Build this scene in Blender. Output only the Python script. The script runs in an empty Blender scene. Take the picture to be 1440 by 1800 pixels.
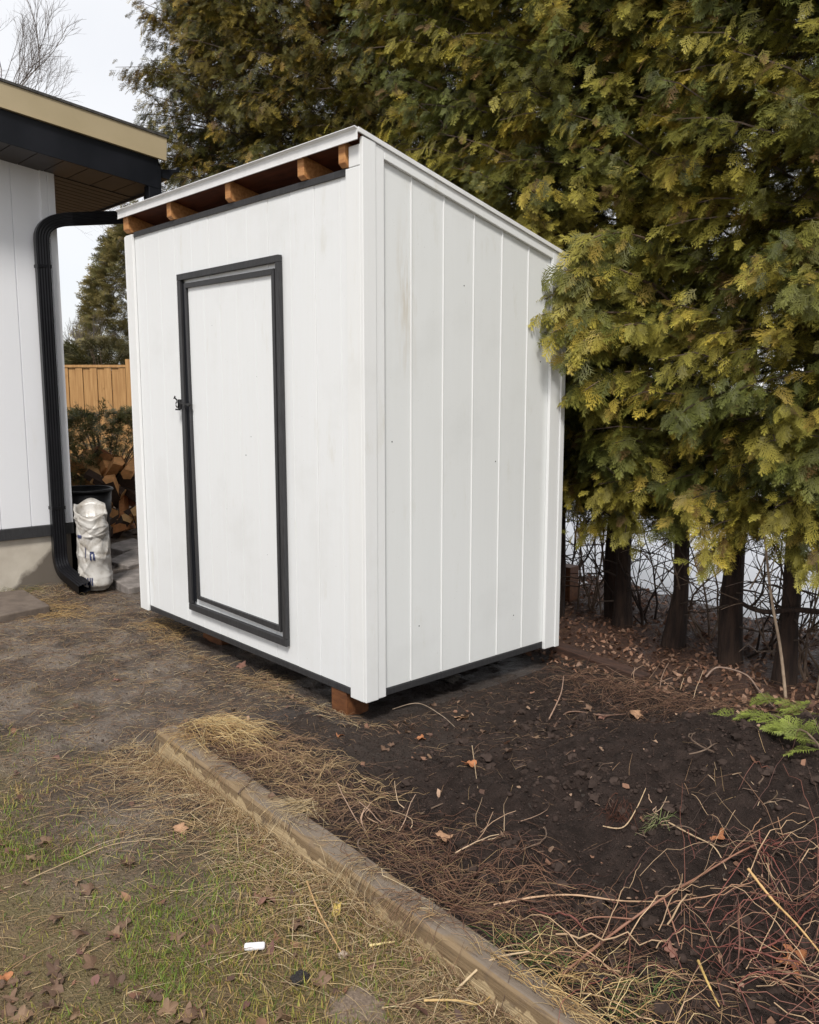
import bpy, bmesh, math, random
import numpy as np
from mathutils import Vector

# ------------------------------------------------------------------ camera, sky, sun, exposure
S = bpy.context.scene
COL = S.collection
CAM = np.array([3.029, -2.447, 1.572]); YAW = math.radians(-48.131); PITCH = math.radians(8.2146); FPX = 1532.34
cd = bpy.data.cameras.new('camera'); cam = bpy.data.objects.new('camera', cd); COL.objects.link(cam)
cam.location = CAM; cam.rotation_euler = (math.pi/2 - PITCH, 0, -YAW)
cd.sensor_fit = 'VERTICAL'; cd.sensor_height = 36; cd.sensor_width = 28.8; cd.lens = 36*FPX/1800
cd.clip_start = 0.05; cd.clip_end = 2000
S.camera = cam
SUN_EL, SUN_AZ = math.radians(49), math.radians(137)      # azimuth measured from +Y towards +X
w = bpy.data.worlds.new('World'); S.world = w; w.use_nodes = True
nt = w.node_tree; bgn = nt.nodes['Background']
sky = nt.nodes.new('ShaderNodeTexSky'); sky.sky_type = 'NISHITA'; sky.sun_disc = False
sky.sun_elevation = SUN_EL; sky.sun_rotation = SUN_AZ
tc = nt.nodes.new('ShaderNodeTexCoord')
nz = nt.nodes.new('ShaderNodeTexNoise'); nz.inputs['Scale'].default_value = 2.6; nz.inputs['Detail'].default_value = 5
nt.links.new(tc.outputs['Generated'], nz.inputs['Vector'])
mr = nt.nodes.new('ShaderNodeMapRange'); mr.inputs['From Min'].default_value = .35; mr.inputs['From Max'].default_value = .65
mr.inputs['To Min'].default_value = .82; mr.inputs['To Max'].default_value = .97
nt.links.new(nz.outputs['Fac'], mr.inputs['Value'])
mx = nt.nodes.new('ShaderNodeMix'); mx.data_type = 'RGBA'
mx.inputs[7].default_value = (9.3, 9.45, 9.9, 1)             # the cloud deck
sx = nt.nodes.new('ShaderNodeSeparateXYZ'); nt.links.new(tc.outputs['Generated'], sx.inputs[0])
gz = nt.nodes.new('ShaderNodeMapRange'); gz.inputs['From Min'].default_value = .30; gz.inputs['From Max'].default_value = .95
gz.inputs['To Min'].default_value = 0; gz.inputs['To Max'].default_value = 1; nt.links.new(sx.outputs['Z'], gz.inputs['Value'])
cl = nt.nodes.new('ShaderNodeMix'); cl.data_type = 'RGBA'; cl.inputs[6].default_value = (8.9, 8.95, 9.15, 1); cl.inputs[7].default_value = (9.6, 9.7, 10.0, 1)
nt.links.new(gz.outputs['Result'], cl.inputs[0]); nt.links.new(cl.outputs[2], mx.inputs[7])
nt.links.new(mr.outputs['Result'], mx.inputs[0]); nt.links.new(sky.outputs['Color'], mx.inputs[6])
nt.links.new(mx.outputs[2], bgn.inputs['Color']); bgn.inputs['Strength'].default_value = .1
sd = bpy.data.lights.new('sun', 'SUN'); sun = bpy.data.objects.new('sun', sd); COL.objects.link(sun)
sd.energy = 2.8; sd.angle = math.radians(12); sd.color = (1, .96, .90)
sdir = Vector((math.sin(SUN_AZ)*math.cos(SUN_EL), math.cos(SUN_AZ)*math.cos(SUN_EL), math.sin(SUN_EL)))
sun.rotation_euler = sdir.to_track_quat('Z', 'Y').to_euler()
S.view_settings.view_transform = 'Standard'; S.view_settings.look = 'None'
S.view_settings.exposure = 0.20; S.view_settings.gamma = 1
S.cycles.max_bounces = 8; S.cycles.diffuse_bounces = 4; S.cycles.transparent_max_bounces = 4

rng = np.random.default_rng(7); random.seed(7)
R_ = math.radians

# ------------------------------------------------------------------ helpers
def _hash(ix, iy, seed):
    n = (ix.astype(np.int64)*374761393 + iy.astype(np.int64)*668265263 + seed*1442695041) & 0x7fffffff
    n = ((n ^ (n >> 13))*1274126177) & 0x7fffffff
    return ((n ^ (n >> 16)) & 0xffff)/65535.0
def vnoise(x, y, seed=0):
    x = np.asarray(x, float); y = np.asarray(y, float)
    ix, iy = np.floor(x), np.floor(y); fx, fy = x-ix, y-iy
    fx = fx*fx*(3-2*fx); fy = fy*fy*(3-2*fy)
    a, b = _hash(ix, iy, seed), _hash(ix+1, iy, seed); c, d = _hash(ix, iy+1, seed), _hash(ix+1, iy+1, seed)
    return (a*(1-fx)+b*fx)*(1-fy) + (c*(1-fx)+d*fx)*fy
def fbm(x, y, scale, octv=4, seed=0):
    s = 0; a = 1; t = 0
    for o in range(octv):
        s = s + a*vnoise(np.asarray(x)*scale*2**o, np.asarray(y)*scale*2**o, seed+o*17); t += a; a *= .5
    return s/t
def smooth(x, a, b):
    t = np.clip((np.asarray(x, float)-a)/(b-a), 0, 1); return t*t*(3-2*t)

def yt(x): return -.858 - .040*(np.asarray(x)+.39)              # front line of the timber edging
def bedmask(x, y):
    return smooth(y, yt(x)+.012, yt(x)+.045)*smooth(x, -.75, -.25 )
def gh(x, y):
    """height of the ground"""
    x = np.asarray(x, float); y = np.asarray(y, float)
    h = (fbm(x, y, 1.1, 3, 3)-.5)*.05 + (fbm(x, y, 6, 4, 9)-.5)*.05
    m = bedmask(x, y)
    bed = .062*(1-smooth(y, -.75, .15)) + .01
    mound = .34*np.exp(-((x-1.72)**2/.50 + (y-.55)**2/.45)) + .05*np.exp(-((x-.9)**2/.3+(y-.0)**2/.2))
    lump = (fbm(x, y, 4.5, 4, 31)-.5)*.13*smooth(x, .2, .9) + (np.abs(fbm(x, y, 14, 4, 41)-.5))*-.11+.012
    nt_ = smooth(y-yt(x), .10, .24)
    h = h*(1-m*(1-nt_)) + m*(bed + mound*(.4+.6*nt_) + lump*nt_*(1-smooth(y, 1.0, 1.6)))
    h = h + .06*smooth(y, 1.6, 2.4)*smooth(x, -1.5, -.5)          # litter bank under the hedge
    # keep the ground out of the shed and low below it
    ins = smooth(x, -2.5, -2.3)*(1-smooth(x, 0, .2))*smooth(y, -.1, .05)*(1-smooth(y, 1.35, 1.5))
    return h*(1-ins) + ins*np.minimum(h, .0)

_cy, _sy = math.cos(YAW), math.sin(YAW); _cp, _sp = math.cos(PITCH), math.sin(PITCH)
FWD = np.array([_sy*_cp, _cy*_cp, -_sp]); RGT = np.array([_cy, -_sy, 0]); DWN = np.cross(FWD, RGT)
def at(u, v, z=None, dz=0.0):
    """the point of the ground (or of the level z) on the line of sight of pixel u, v of the photograph"""
    d = FWD + RGT*(u-720)/FPX + DWN*(v-900)/FPX
    zz = 0.0 if z is None else z
    for _ in range(12 if z is None else 1):
        p = CAM + d*((zz-CAM[2])/d[2])
        if z is None: zz = .5*zz + .5*float(gh(p[0], p[1]))
    p[2] = zz + dz
    return p

class MB:
    """collects polygons; build() links them as one mesh object"""
    def __init__(s): s.v = []; s.f = {3: [], 4: []}; s.n = 0; s.c = []; s.ng = []
    def add(s, V, F, col=None):
        V = np.asarray(V, float).reshape(-1, 3); F = np.asarray(F)
        if F.size: s.f[F.shape[1]].append(F + s.n)
        s.v.append(V); 
        c = np.ones((len(V), 4)); 
        if col is not None: c[:, :3] = col
        s.c.append(c); s.n += len(V); return s
    def ngon(s, V):
        V = np.asarray(V, float).reshape(-1, 3); s.v.append(V); s.c.append(np.ones((len(V), 4)))
        s.ng.append(list(range(s.n, s.n+len(V)))); s.n += len(V); return s
    def box(s, x0, x1, y0, y1, z0, z1, M=None):
        V = np.array([(x, y, z) for z in (z0, z1) for y in (y0, y1) for x in (x0, x1)], float)
        if M is not None: V = V@np.asarray(M)[:3, :3].T + np.asarray(M)[:3, 3]
        return s.add(V, [(0, 2, 3, 1), (4, 5, 7, 6), (0, 1, 5, 4), (2, 6, 7, 3), (0, 4, 6, 2), (1, 3, 7, 5)])
    def prism(s, poly, axis, a0, a1):
        """polygon (list of 2D points, the two other axes in cyclic order) extruded along axis"""
        n = len(poly); P = []
        for a in (a0, a1):
            for (p, q) in poly:
                P.append({'x': (a, p, q), 'y': (q, a, p), 'z': (p, q, a)}[axis])
        P = np.array(P, float)
        s.add(P, [(i, (i+1) % n, (i+1) % n+n, i+n) for i in range(n)])
        b = s.n - 2*n
        s.ng.append([b+i for i in range(n)][::-1]); s.ng.append([b+n+i for i in range(n)]); return s
    def tubes(s, P, Rr, sides=3, col=None, cap=False):
        """P (N,K,3) polylines, Rr radii broadcast to (N,K)"""
        P = np.asarray(P, float)
        if P.ndim == 2: P = P[None]
        N, K = P.shape[:2]; Rr = np.broadcast_to(np.asarray(Rr, float), (N, K))
        T = np.gradient(P, axis=1); T /= np.linalg.norm(T, axis=2, keepdims=True)+1e-12
        mean = T.mean(axis=1, keepdims=True)
        up = np.where(np.abs(mean[..., 2:3]) > .85, np.array([1., .2, 0]), np.array([0, 0, 1.]))
        A = np.cross(T, np.broadcast_to(up, T.shape)); A /= np.linalg.norm(A, axis=2, keepdims=True)+1e-12
        B = np.cross(T, A)
        ang = np.arange(sides)*2*np.pi/sides
        V = P[:, :, None] + Rr[:, :, None, None]*(A[:, :, None]*np.cos(ang)[:, None] + B[:, :, None]*np.sin(ang)[:, None])
        idx = np.arange(N*K*sides).reshape(N, K, sides); nx = np.roll(idx, -1, axis=2)
        F = np.stack([idx[:, :-1], nx[:, :-1], nx[:, 1:], idx[:, 1:]], axis=-1).reshape(-1, 4)
        c = None
        if col is not None:
            c = np.asarray(col, float)
            if c.ndim == 2: c = np.repeat(c, K*sides, axis=0)
        s.add(V, F, c)
        if cap:
            b = s.n - N*K*sides
            for n in range(N):
                s.ng.append([int(b+i) for i in idx[n, 0]][::-1]); s.ng.append([int(b+i) for i in idx[n, -1]])
        return s
    def mesh(s, name, off=(0, 0, 0), colors=False):
        me = bpy.data.meshes.new(name)
        V = (np.concatenate(s.v) - np.asarray(off, float)).astype(np.float32)
        loops = []; tot = []
        for k in (3, 4):
            if s.f[k]:
                F = np.concatenate(s.f[k]); loops.append(F.ravel()); tot.append(np.full(len(F), k))
        for g in s.ng: loops.append(np.array(g)); tot.append(np.array([len(g)]))
        loops = np.concatenate(loops).astype(np.int32); tot = np.concatenate(tot).astype(np.int32)
        start = np.concatenate([[0], np.cumsum(tot)[:-1]]).astype(np.int32)
        me.vertices.add(len(V)); me.vertices.foreach_set('co', V.ravel())
        me.loops.add(len(loops)); me.loops.foreach_set('vertex_index', loops)
        me.polygons.add(len(tot)); me.polygons.foreach_set('loop_start', start); me.polygons.foreach_set('loop_total', tot)
        if colors:
            a = me.color_attributes.new('Col', 'FLOAT_COLOR', 'POINT')
            a.data.foreach_set('color', np.concatenate(s.c).astype(np.float32).ravel())
        me.update(calc_edges=True); me.validate()
        me.polygons.foreach_set('use_smooth', np.full(len(me.polygons), bool(colors)))
        return me
    def build(s, name, mat, parent=None, colors=False, bevel=0, smooth_=False, solid=True):
        off = parent.matrix_world.translation if parent is not None else (0, 0, 0)
        r = parent
        off = np.zeros(3)
        while r is not None: off += np.array(r.location); r = r.parent
        me = s.mesh(name, off, colors)
        if solid and (s.ng or bevel):
            bm = bmesh.new(); bm.from_mesh(me); bmesh.ops.recalc_face_normals(bm, faces=bm.faces); bm.to_mesh(me); bm.free()
        o = bpy.data.objects.new(name, me); COL.objects.link(o)
        if parent is not None: o.parent = parent
        me.materials.append(mat)
        if smooth_: me.polygons.foreach_set('use_smooth', np.ones(len(me.polygons), bool))
        if bevel:
            b = o.modifiers.new('Bevel', 'BEVEL'); b.width = bevel; b.segments = 2; b.limit_method = 'ANGLE'; b.angle_limit = R_(40)
        return o

def tag(o, label=None, cat=None, group=None, kind=None):
    if label: o['label'] = label
    if cat: o['category'] = cat
    if group: o['group'] = group
    if kind: o['kind'] = kind
    return o
def thing(name, label, cat, loc=(0, 0, 0), group=None):
    o = bpy.data.objects.new(name, None); COL.objects.link(o); o.location = [float(a) for a in loc]
    o.empty_display_size = .1
    return tag(o, label, cat, group)
def dup(root, loc=None, rot=None, scale=None, label=None, group=None):
    r = root.copy(); COL.objects.link(r)
    if loc is not None: r.location = loc
    if rot is not None: r.rotation_euler = rot
    if scale is not None: r.scale = scale
    if label: r['label'] = label
    if group: r['group'] = group
    for ch in list(root.children):
        c = ch.copy(); COL.objects.link(c); c.parent = r
        for g in list(ch.children):
            d = g.copy(); COL.objects.link(d); d.parent = c
    return r

# ------------------------------------------------------------------ materials
def newmat(name):
    m = bpy.data.materials.new(name); m.use_nodes = True
    n = m.node_tree; n.nodes.clear()
    out = n.nodes.new('ShaderNodeOutputMaterial'); b = n.nodes.new('ShaderNodeBsdfPrincipled')
    n.links.new(b.outputs[0], out.inputs[0]); return m, n, b, out
def nd(n, t, **kw):
    x = n.nodes.new('ShaderNode'+t)
    for k, v in kw.items():
        if k.startswith('i_'): x.inputs[k[2:].replace('_', ' ')].default_value = v
        else: setattr(x, k, v)
    return x
def coords(n, scale=(1, 1, 1)):
    t = nd(n, 'TexCoord'); mp = nd(n, 'Mapping'); mp.inputs['Scale'].default_value = scale
    n.links.new(t.outputs['Object'], mp.inputs[0]); return mp.outputs[0]
def noise(n, vec, scale, detail=4, rough=.55):
    x = nd(n, 'TexNoise'); x.inputs['Scale'].default_value = scale; x.inputs['Detail'].default_value = detail
    x.inputs['Roughness'].default_value = rough; n.links.new(vec, x.inputs['Vector']); return x.outputs['Fac']
def rng_(n, val, a, b, c=0, d=1):
    x = nd(n, 'MapRange'); x.inputs[1].default_value = a; x.inputs[2].default_value = b; x.inputs[3].default_value = c; x.inputs[4].default_value = d
    n.links.new(val, x.inputs[0]); return x.outputs[0]
def mix(n, f, a, b, mode='MIX'):
    x = nd(n, 'Mix'); x.data_type = 'RGBA'; x.blend_type = mode
    for i, v in ((0, f), (6, a), (7, b)):
        if hasattr(v, 'is_output'): n.links.new(v, x.inputs[i])
        elif i == 0: x.inputs[0].default_value = v
        else: x.inputs[i].default_value = (*v, 1)
    return x.outputs[2]
def math_(n, op, a, b=0.0):
    x = nd(n, 'Math'); x.operation = op
    for i, v in ((0, a), (1, b)):
        if hasattr(v, 'is_output'): n.links.new(v, x.inputs[i])
        else: x.inputs[i].default_value = v
    return x.outputs[0]
def bump(n, b, h, strength, dist=.01):
    x = nd(n, 'Bump'); x.inputs['Strength'].default_value = strength; x.inputs['Distance'].default_value = dist
    n.links.new(h, x.inputs['Height']); n.links.new(x.outputs[0], b.inputs['Normal'])

def simple(name, c1, c2, scale=(1, 1, 1), ns=8, rough=.6, bs=.2, bd=.004, detail=5, spec=.4, lo=.35, hi=.65):
    m, n, b, o = newmat(name); v = coords(n, scale); f = noise(n, v, ns, detail)
    n.links.new(mix(n, rng_(n, f, lo, hi), c1, c2), b.inputs['Base Color'])
    b.inputs['Roughness'].default_value = rough; b.inputs['Specular IOR Level'].default_value = spec
    if bs: bump(n, b, noise(n, v, ns*4, 4), bs, bd)
    return m
def colmat(name, rough=.7, trans=0.0, spec=.25, vary=.25, ns=60):
    """takes the thing's own colour from the mesh, broken up a little by noise"""
    m, n, b, o = newmat(name); a = nd(n, 'VertexColor'); a.layer_name = 'Col'
    f = noise(n, coords(n), ns, 2)
    c = mix(n, 1.0, a.outputs[0], mix(n, f, (1-vary,)*3, (1+vary,)*3), 'MULTIPLY')
    n.links.new(c, b.inputs['Base Color']); b.inputs['Roughness'].default_value = rough
    b.inputs['Specular IOR Level'].default_value = spec
    if trans:
        t = nd(n, 'BsdfTranslucent'); n.links.new(c, t.inputs['Color'])
        s = nd(n, 'MixShader'); s.inputs[0].default_value = trans
        n.links.new(b.outputs[0], s.inputs[1]); n.links.new(t.outputs[0], s.inputs[2]); n.links.new(s.outputs[0], o.inputs[0])
    return m

def paint_mat(name, c, dirt, streak=.5, rough=.5):
    m, n, b, o = newmat(name)
    v = coords(n, (14, 14, .8)); f = noise(n, v, 3, 6, .6)            # vertical streaks in the brushwork
    v2 = coords(n); f2 = noise(n, v2, 2.2, 5, .6); f3 = noise(n, v2, 90, 2)
    col = mix(n, rng_(n, f, .3, .75, 0, streak*.6), c, dirt)
    col = mix(n, rng_(n, f2, .52, .75, 0, .7*streak), col, tuple(a*.8 for a in dirt))
    fd = noise(n, coords(n, (5, 5, 1.2)), 1.7, 6, .7); col = mix(n, rng_(n, fd, .60, .74, 0, .8*streak), col, (dirt[0]*.78, dirt[1]*.74, dirt[2]*.62))
    sp = rng_(n, f3, .745, .76, 0, .25); col = mix(n, sp, col, (.25, .22, .18))
    n.links.new(col, b.inputs['Base Color']); b.inputs['Roughness'].default_value = rough
    bump(n, b, noise(n, coords(n, (30, 30, 1.5)), 4, 5), .05, .001)
    return m, n, b, col
white_front, _n, _b, _c = paint_mat('white paint front', (.785, .80, .81), (.72, .72, .69), .40)
white_trim, _n, _b, _c = paint_mat('white paint trim', (.785, .795, .795), (.73, .725, .69), .4)
white_side, n_, b_, c_ = paint_mat('grey white paint side', (.76, .775, .77), (.70, .71, .69), .4)
# yellow dirt run down beside the first joint of the side wall (its own shape, in object space)
tcx = nd(n_, 'TexCoord'); sep = nd(n_, 'SeparateXYZ'); n_.links.new(tcx.outputs['Object'], sep.inputs[0])
wob = math_(n_, 'ADD', sep.outputs[1], math_(n_, 'MULTIPLY', math_(n_, 'SUBTRACT', noise(n_, coords(n_, (1, 1, 1)), 7, 4), .5), .10))
dy = math_(n_, 'ABSOLUTE', math_(n_, 'SUBTRACT', wob, .245-.69)); band = rng_(n_, dy, .075, .0, 0, 1)
zz = rng_(n_, math_(n_, 'ABSOLUTE', math_(n_, 'SUBTRACT', sep.outputs[2], 1.85)), .42, .05, 0, 1)
brk = rng_(n_, noise(n_, coords(n_, (20, 20, 2.2)), 2, 5), .42, .68, 0, 1)
st = math_(n_, 'MULTIPLY', math_(n_, 'MULTIPLY', band, zz), brk)
n_.links.new(mix(n_, math_(n_, 'MULTIPLY', st, .6), c_, (.44, .34, .18)), b_.inputs['Base Color'])
house_white, *_ = paint_mat('white cladding paint', (.80, .81, .84), (.78, .785, .81), .15)
dark_trim = simple('charcoal painted trim', (.026, .026, .028), (.042, .042, .044), (20, 20, 2), 6, .5, .15, .002)
black_metal = simple('black coated aluminium', (.005, .005, .0065), (.008, .008, .010), (1, 1, 1), 9, .35, .05, .001, spec=.22)
fascia_black = simple('black fascia metal', (.006, .007, .010), (.011, .012, .016), (1, 1, 1), 4, .42, .04, .001, spec=.25)
black_iron = simple('black iron', (.008, .008, .008), (.015, .015, .015), (1, 1, 1), 30, .45, .1, .001)
tan_metal = simple('tan fascia metal', (.40, .325, .20), (.43, .35, .22), (1, 1, 1), 3, .45, .03, .001)
soffit_m = simple('dark brown soffit', (.030, .023, .021), (.042, .032, .028), (1, 1, 1), 5, .5, .05, .001)
shingle = simple('roof shingle', (.04, .038, .036), (.08, .075, .07), (1, 1, 1), 30, .9, .5, .01)
raw_wood = simple('raw rafter wood', (.54, .27, .10), (.36, .15, .05), (3, 22, 22), 3, .65, .2, .003)
deck_wood = simple('stained roof sheathing', (.16, .048, .022), (.09, .028, .014), (4, 20, 20), 2, .75, .3, .003)
block_wood = simple('brown treated block', (.19, .075, .028), (.10, .038, .016), (3, 14, 14), 3, .6, .3, .004)
drip_metal = simple('white drip edge', (.78, .78, .78), (.70, .70, .70), (1, 1, 1), 12, .4, .05, .001)
fence_wood = simple('golden fence boards', (.48, .275, .11), (.36, .19, .07), (12, 12, .8), 3, .7, .25, .004)
slab_m = simple('concrete paver', (.30, .265, .245), (.17, .15, .135), (1, 1, 1), 12, .8, .5, .006)
step_m = simple('brown concrete step', (.16, .125, .10), (.11, .085, .068), (1, 1, 1), 14, .85, .5, .005)
bin_m = simple('black plastic', (.005, .005, .006), (.008, .008, .009), (1, 1, 1), 6, .42, .08, .002, spec=.25)
bark = simple('cedar bark', (.055, .032, .022), (.022, .013, .010), (10, 10, 1.2), 4, .9, .9, .015)
twig_bark = simple('grey brown twig bark', (.20, .14, .10), (.10, .065, .045), (1, 1, 1), 30, .8, .3, .002)
limb_m = simple('cedar limb bark', (.085, .06, .045), (.045, .03, .022), (1, 1, 1), 30, .85, .2, .002)
grey_bark = simple('bare tree bark', (.16, .135, .12), (.09, .075, .068), (1, 1, 1), 12, .9, .3, .004)
wire_m = simple('weathered fence wire', (.10, .09, .085), (.05, .045, .04), (1, 1, 1), 30, .5, 0)
snow_m = simple('snow', (.93, .94, .96), (.90, .91, .94), (1, 1, 1), 3, .6, .05, .01)
leaf_m = colmat('cedar sprays', .5, .18, .3, .25, 40)
grass_m = colmat('grass blades', .6, .2, .25, .2, 30)
straw_m = colmat('dry straw', .6, .1, .25, .2, 30)
stem_m = colmat('bramble stems', .5, 0, .35, .25, 30)
deadleaf_m = colmat('dead leaves', .65, .2, .3, .35, 60)
crumb_m = colmat('soil crumbs', .85, 0, .15, .3, 80)
log_m = colmat('split firewood', .8, 0, .2, .4, 25)

# foundation: raw concrete with a damp patch spreading from the downspout
found_m, n, b, o = newmat('concrete foundation')
v = coords(n); f = noise(n, v, 6, 5); c = mix(n, rng_(n, f, .3, .7), (.56, .51, .43), (.45, .40, .33))
tcx = nd(n, 'TexCoord'); sep = nd(n, 'SeparateXYZ'); n.links.new(tcx.outputs['Object'], sep.inputs[0])
edge = math_(n, 'ADD', math_(n, 'ADD', sep.outputs[1], math_(n, 'MULTIPLY', sep.outputs[2], .0)), math_(n, 'MULTIPLY', math_(n, 'SUBTRACT', noise(n, v, 5, 4), .5), .25))
dmp = math_(n, 'SUBTRACT', math_(n, 'MULTIPLY', math_(n, 'SUBTRACT', edge, 2.4-.38), .9), sep.outputs[2])
c = mix(n, rng_(n, dmp, 0, .05, 0, .9), c, (.10, .08, .062))
n.links.new(c, b.inputs['Base Color']); b.inputs['Roughness'].default_value = .8; bump(n, b, noise(n, v, 40, 4), .3, .004)

# landscape timber: pale weathered face with darker wet runs from the top
timber_m, n, b, o = newmat('landscape timber')
v = coords(n); g = noise(n, coords(n, (2, 30, 30)), 2.5, 5)
c = mix(n, rng_(n, g, .3, .7), (.52, .40, .235), (.38, .28, .16))
tcx = nd(n, 'TexCoord'); sep = nd(n, 'SeparateXYZ'); n.links.new(tcx.outputs['Object'], sep.inputs[0])
runs = noise(n, coords(n, (7, 7, .9)), 1.3, 5, .6)
wet = math_(n, 'ADD', math_(n, 'MULTIPLY', math_(n, 'SUBTRACT', runs, .5), 1.1), math_(n, 'MULTIPLY', math_(n, 'SUBTRACT', sep.outputs[2], .055), 6.0))
wm = rng_(n, wet, .0, .03, 0, .85)
c = mix(n, wm, c, (.17, .112, .06))
gr = rng_(n, sep.outputs[2], .0935, .095, 0, .8)
c = mix(n, gr, c, (.17, .14, .115))
crk = noise(n, coords(n, (1.1, 45, 45)), 1.6, 6, .6); c = mix(n, rng_(n, crk, .60, .66, 0, .8), c, (.07, .045, .03))
c = mix(n, rng_(n, noise(n, v, 9, 5), .56, .66, 0, .7), c, (.12, .085, .06))
n.links.new(c, b.inputs['Base Color']); b.inputs['Roughness'].default_value = .75; bump(n, b, math_(n, 'SUBTRACT', g, math_(n, 'MULTIPLY', crk, .8)), .6, .008)

# lawn, mud and litter ground; the weights are stored in the mesh
ground_m, n, b, o = newmat('muddy yard ground')
v = coords(n); a = nd(n, 'VertexColor'); a.layer_name = 'Col'; sepc = nd(n, 'SeparateColor'); n.links.new(a.outputs[0], sepc.inputs[0])
f1 = noise(n, v, 1.6, 6, .62); f2 = noise(n, v, 14, 5, .65); f3 = noise(n, v, 90, 3, .6); f4 = noise(n, v, 5, 5, .6)
mud = mix(n, rng_(n, f2, .32, .68), (.060, .043, .033), (.135, .103, .080))
mud = mix(n, rng_(n, f1, .47, .56), mud, mix(n, f2, (.165, .133, .107), (.235, .193, .158)))
mud = mix(n, rng_(n, f4, .53, .66, 0, .85), mud, (.05, .037, .028))
lawn = mix(n, rng_(n, f4, .35, .65), (.165, .112, .062), (.15, .118, .05))
lawn = mix(n, rng_(n, f3, .55, .7, 0, .7), lawn, (.23, .175, .09))
moss = rng_(n, noise(n, v, 2.6, 6, .7), .57, .66, 0, .55); mud = mix(n, moss, mud, mix(n, f3, (.07, .065, .025), (.20, .15, .06)))
c = mix(n, sepc.outputs[0], mud, lawn)
soilc = mix(n, rng_(n, f2, .3, .7), (.026, .020, .018), (.055, .042, .037))
c = mix(n, sepc.outputs[1], c, soilc)
lit = mix(n, rng_(n, f3, .35, .65), (.10, .05, .032), (.05, .026, .018))
c = mix(n, sepc.outputs[2], c, lit)
c = mix(n, rng_(n, f3, .66, .72, 0, .5), c, (.24, .19, .14))
n.links.new(c, b.inputs['Base Color']); n.links.new(rng_(n, f1, .40, .60, .75, .30), b.inputs['Roughness'])
b.inputs['Specular IOR Level'].default_value = .35
hh = math_(n, 'ADD', math_(n, 'MULTIPLY', f2, .9), math_(n, 'MULTIPLY', f3, .5)); bump(n, b, hh, 1.0, .05)

soil_m, n, b, o = newmat('dark garden soil')
v = coords(n); a = nd(n, 'VertexColor'); a.layer_name = 'Col'; sepc = nd(n, 'SeparateColor'); n.links.new(a.outputs[0], sepc.inputs[0])
f2 = noise(n, v, 16, 6, .7); f3 = noise(n, v, 120, 4, .7); f1 = noise(n, v, 3.5, 5, .6)
c = mix(n, rng_(n, f2, .3, .7), (.020, .0135, .011), (.075, .051, .042))
c2 = mix(n, rng_(n, f2, .3, .7), (.055, .041, .034), (.095, .072, .06))
c = mix(n, math_(n, 'MULTIPLY', sepc.outputs[0], rng_(n, f1, .3, .6, .6, 1)), c, c2)
c = mix(n, rng_(n, f3, .70, .76, 0, .5), c, (.16, .13, .11))
n.links.new(c, b.inputs['Base Color']); b.inputs['Roughness'].default_value = .9; b.inputs['Specular IOR Level'].default_value = .2
bump(n, b, math_(n, 'ADD', math_(n, 'MULTIPLY', f2, .8), math_(n, 'MULTIPLY', f3, .8)), 1.0, .04)

# ------------------------------------------------------------------ setting: ground, soil bed, snow
def axis(lo, hi, step, far):
    a = list(np.arange(lo, hi+1e-6, step)); s = step; x = hi; up = []
    while x < far: s *= 1.22; x += s; up.append(x)
    s = step; x = lo; dn = []
    while x > -far: s *= 1.22; x -= s; dn.append(x)
    return np.array(dn[::-1]+a+up)
def grid_mesh(X, Y, H, col):
    nx, ny = len(X), len(Y); xx, yy = np.meshgrid(X, Y, indexing='ij')
    mb = MB(); idx = np.arange(nx*ny).reshape(nx, ny)
    F = np.stack([idx[:-1, :-1], idx[1:, :-1], idx[1:, 1:], idx[:-1, 1:]], -1).reshape(-1, 4)
    mb.add(np.stack([xx, yy, H(xx, yy)], -1), F, col(xx, yy).reshape(-1, 3)); return mb
X = axis(-6.5, 3.4, .022, 400); Y = axis(-2.6, 3.0, .022, 400)
def lawn_w(x, y):
    d = (x*0.55 - y*1.0) + (fbm(x, y, 1.5, 4, 55)-.5)*1.3           # nearer the camera = more grass
    return smooth(d, .75, 1.75)*(1-smooth(x, 4, 9))
def gcol(x, y):
    l = lawn_w(x, y)*(1-bedmask(x, y)); s = bedmask(x, y)*.8; t = smooth(y, 1.25, 1.9)*smooth(x, -2.2, -.6)
    under = smooth(x, -2.6, -2.3)*(1-smooth(x, .0, .4))*smooth(y, -.22, .1)
    s = np.maximum(s, .7*under)
    far = smooth(np.hypot(x, y), 9, 14)
    return np.stack([np.clip(l+far, 0, 1), s, t], -1)
tag(grid_mesh(X, Y, gh, gcol).build('ground', ground_m, colors=True, smooth_=True), kind='structure')

def bed_h(x, y):
    m = smooth(y, yt(x)+.015, yt(x)+.05)*smooth(x, -.42, -.20)*(1-smooth(y, 1.5, 1.9 ))*(1-(1-smooth(x, -.06, .04))*smooth(y, -.2, .05))
    return gh(x, y) + .007*m - .05*(1-m)
def bcol(x, y):
    w_ = 1-smooth(x*.9+y*.25 + (fbm(x, y, 2.2, 3, 77)-.5)*.7, .0, .75)
    return np.stack([w_, w_*0, w_*0], -1)
tag(grid_mesh(np.arange(-.5, 3.6, .014), np.arange(-1.0, 2.0, .014), bed_h, bcol).build('soil_bed', soil_m, colors=True, smooth_=True), kind='structure')
def snow_h(x, y): return -.01 + .11*smooth(y+(fbm(x, y, 1.2, 3, 5)-.5)*.4+.45*np.clip(x, -1.3, 0), 2.55, 3.3) + (fbm(x, y, .8, 3, 8)-.5)*.05
tag(grid_mesh(np.concatenate([np.arange(-6, 4, .1), np.linspace(4.2, 40, 40)]), np.concatenate([np.arange(2.64, 6, .06), np.linspace(6, 60, 60)]), snow_h, lambda x, y: np.ones(x.shape+(3,))).build('snow', snow_m, smooth_=True), kind='structure')

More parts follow.
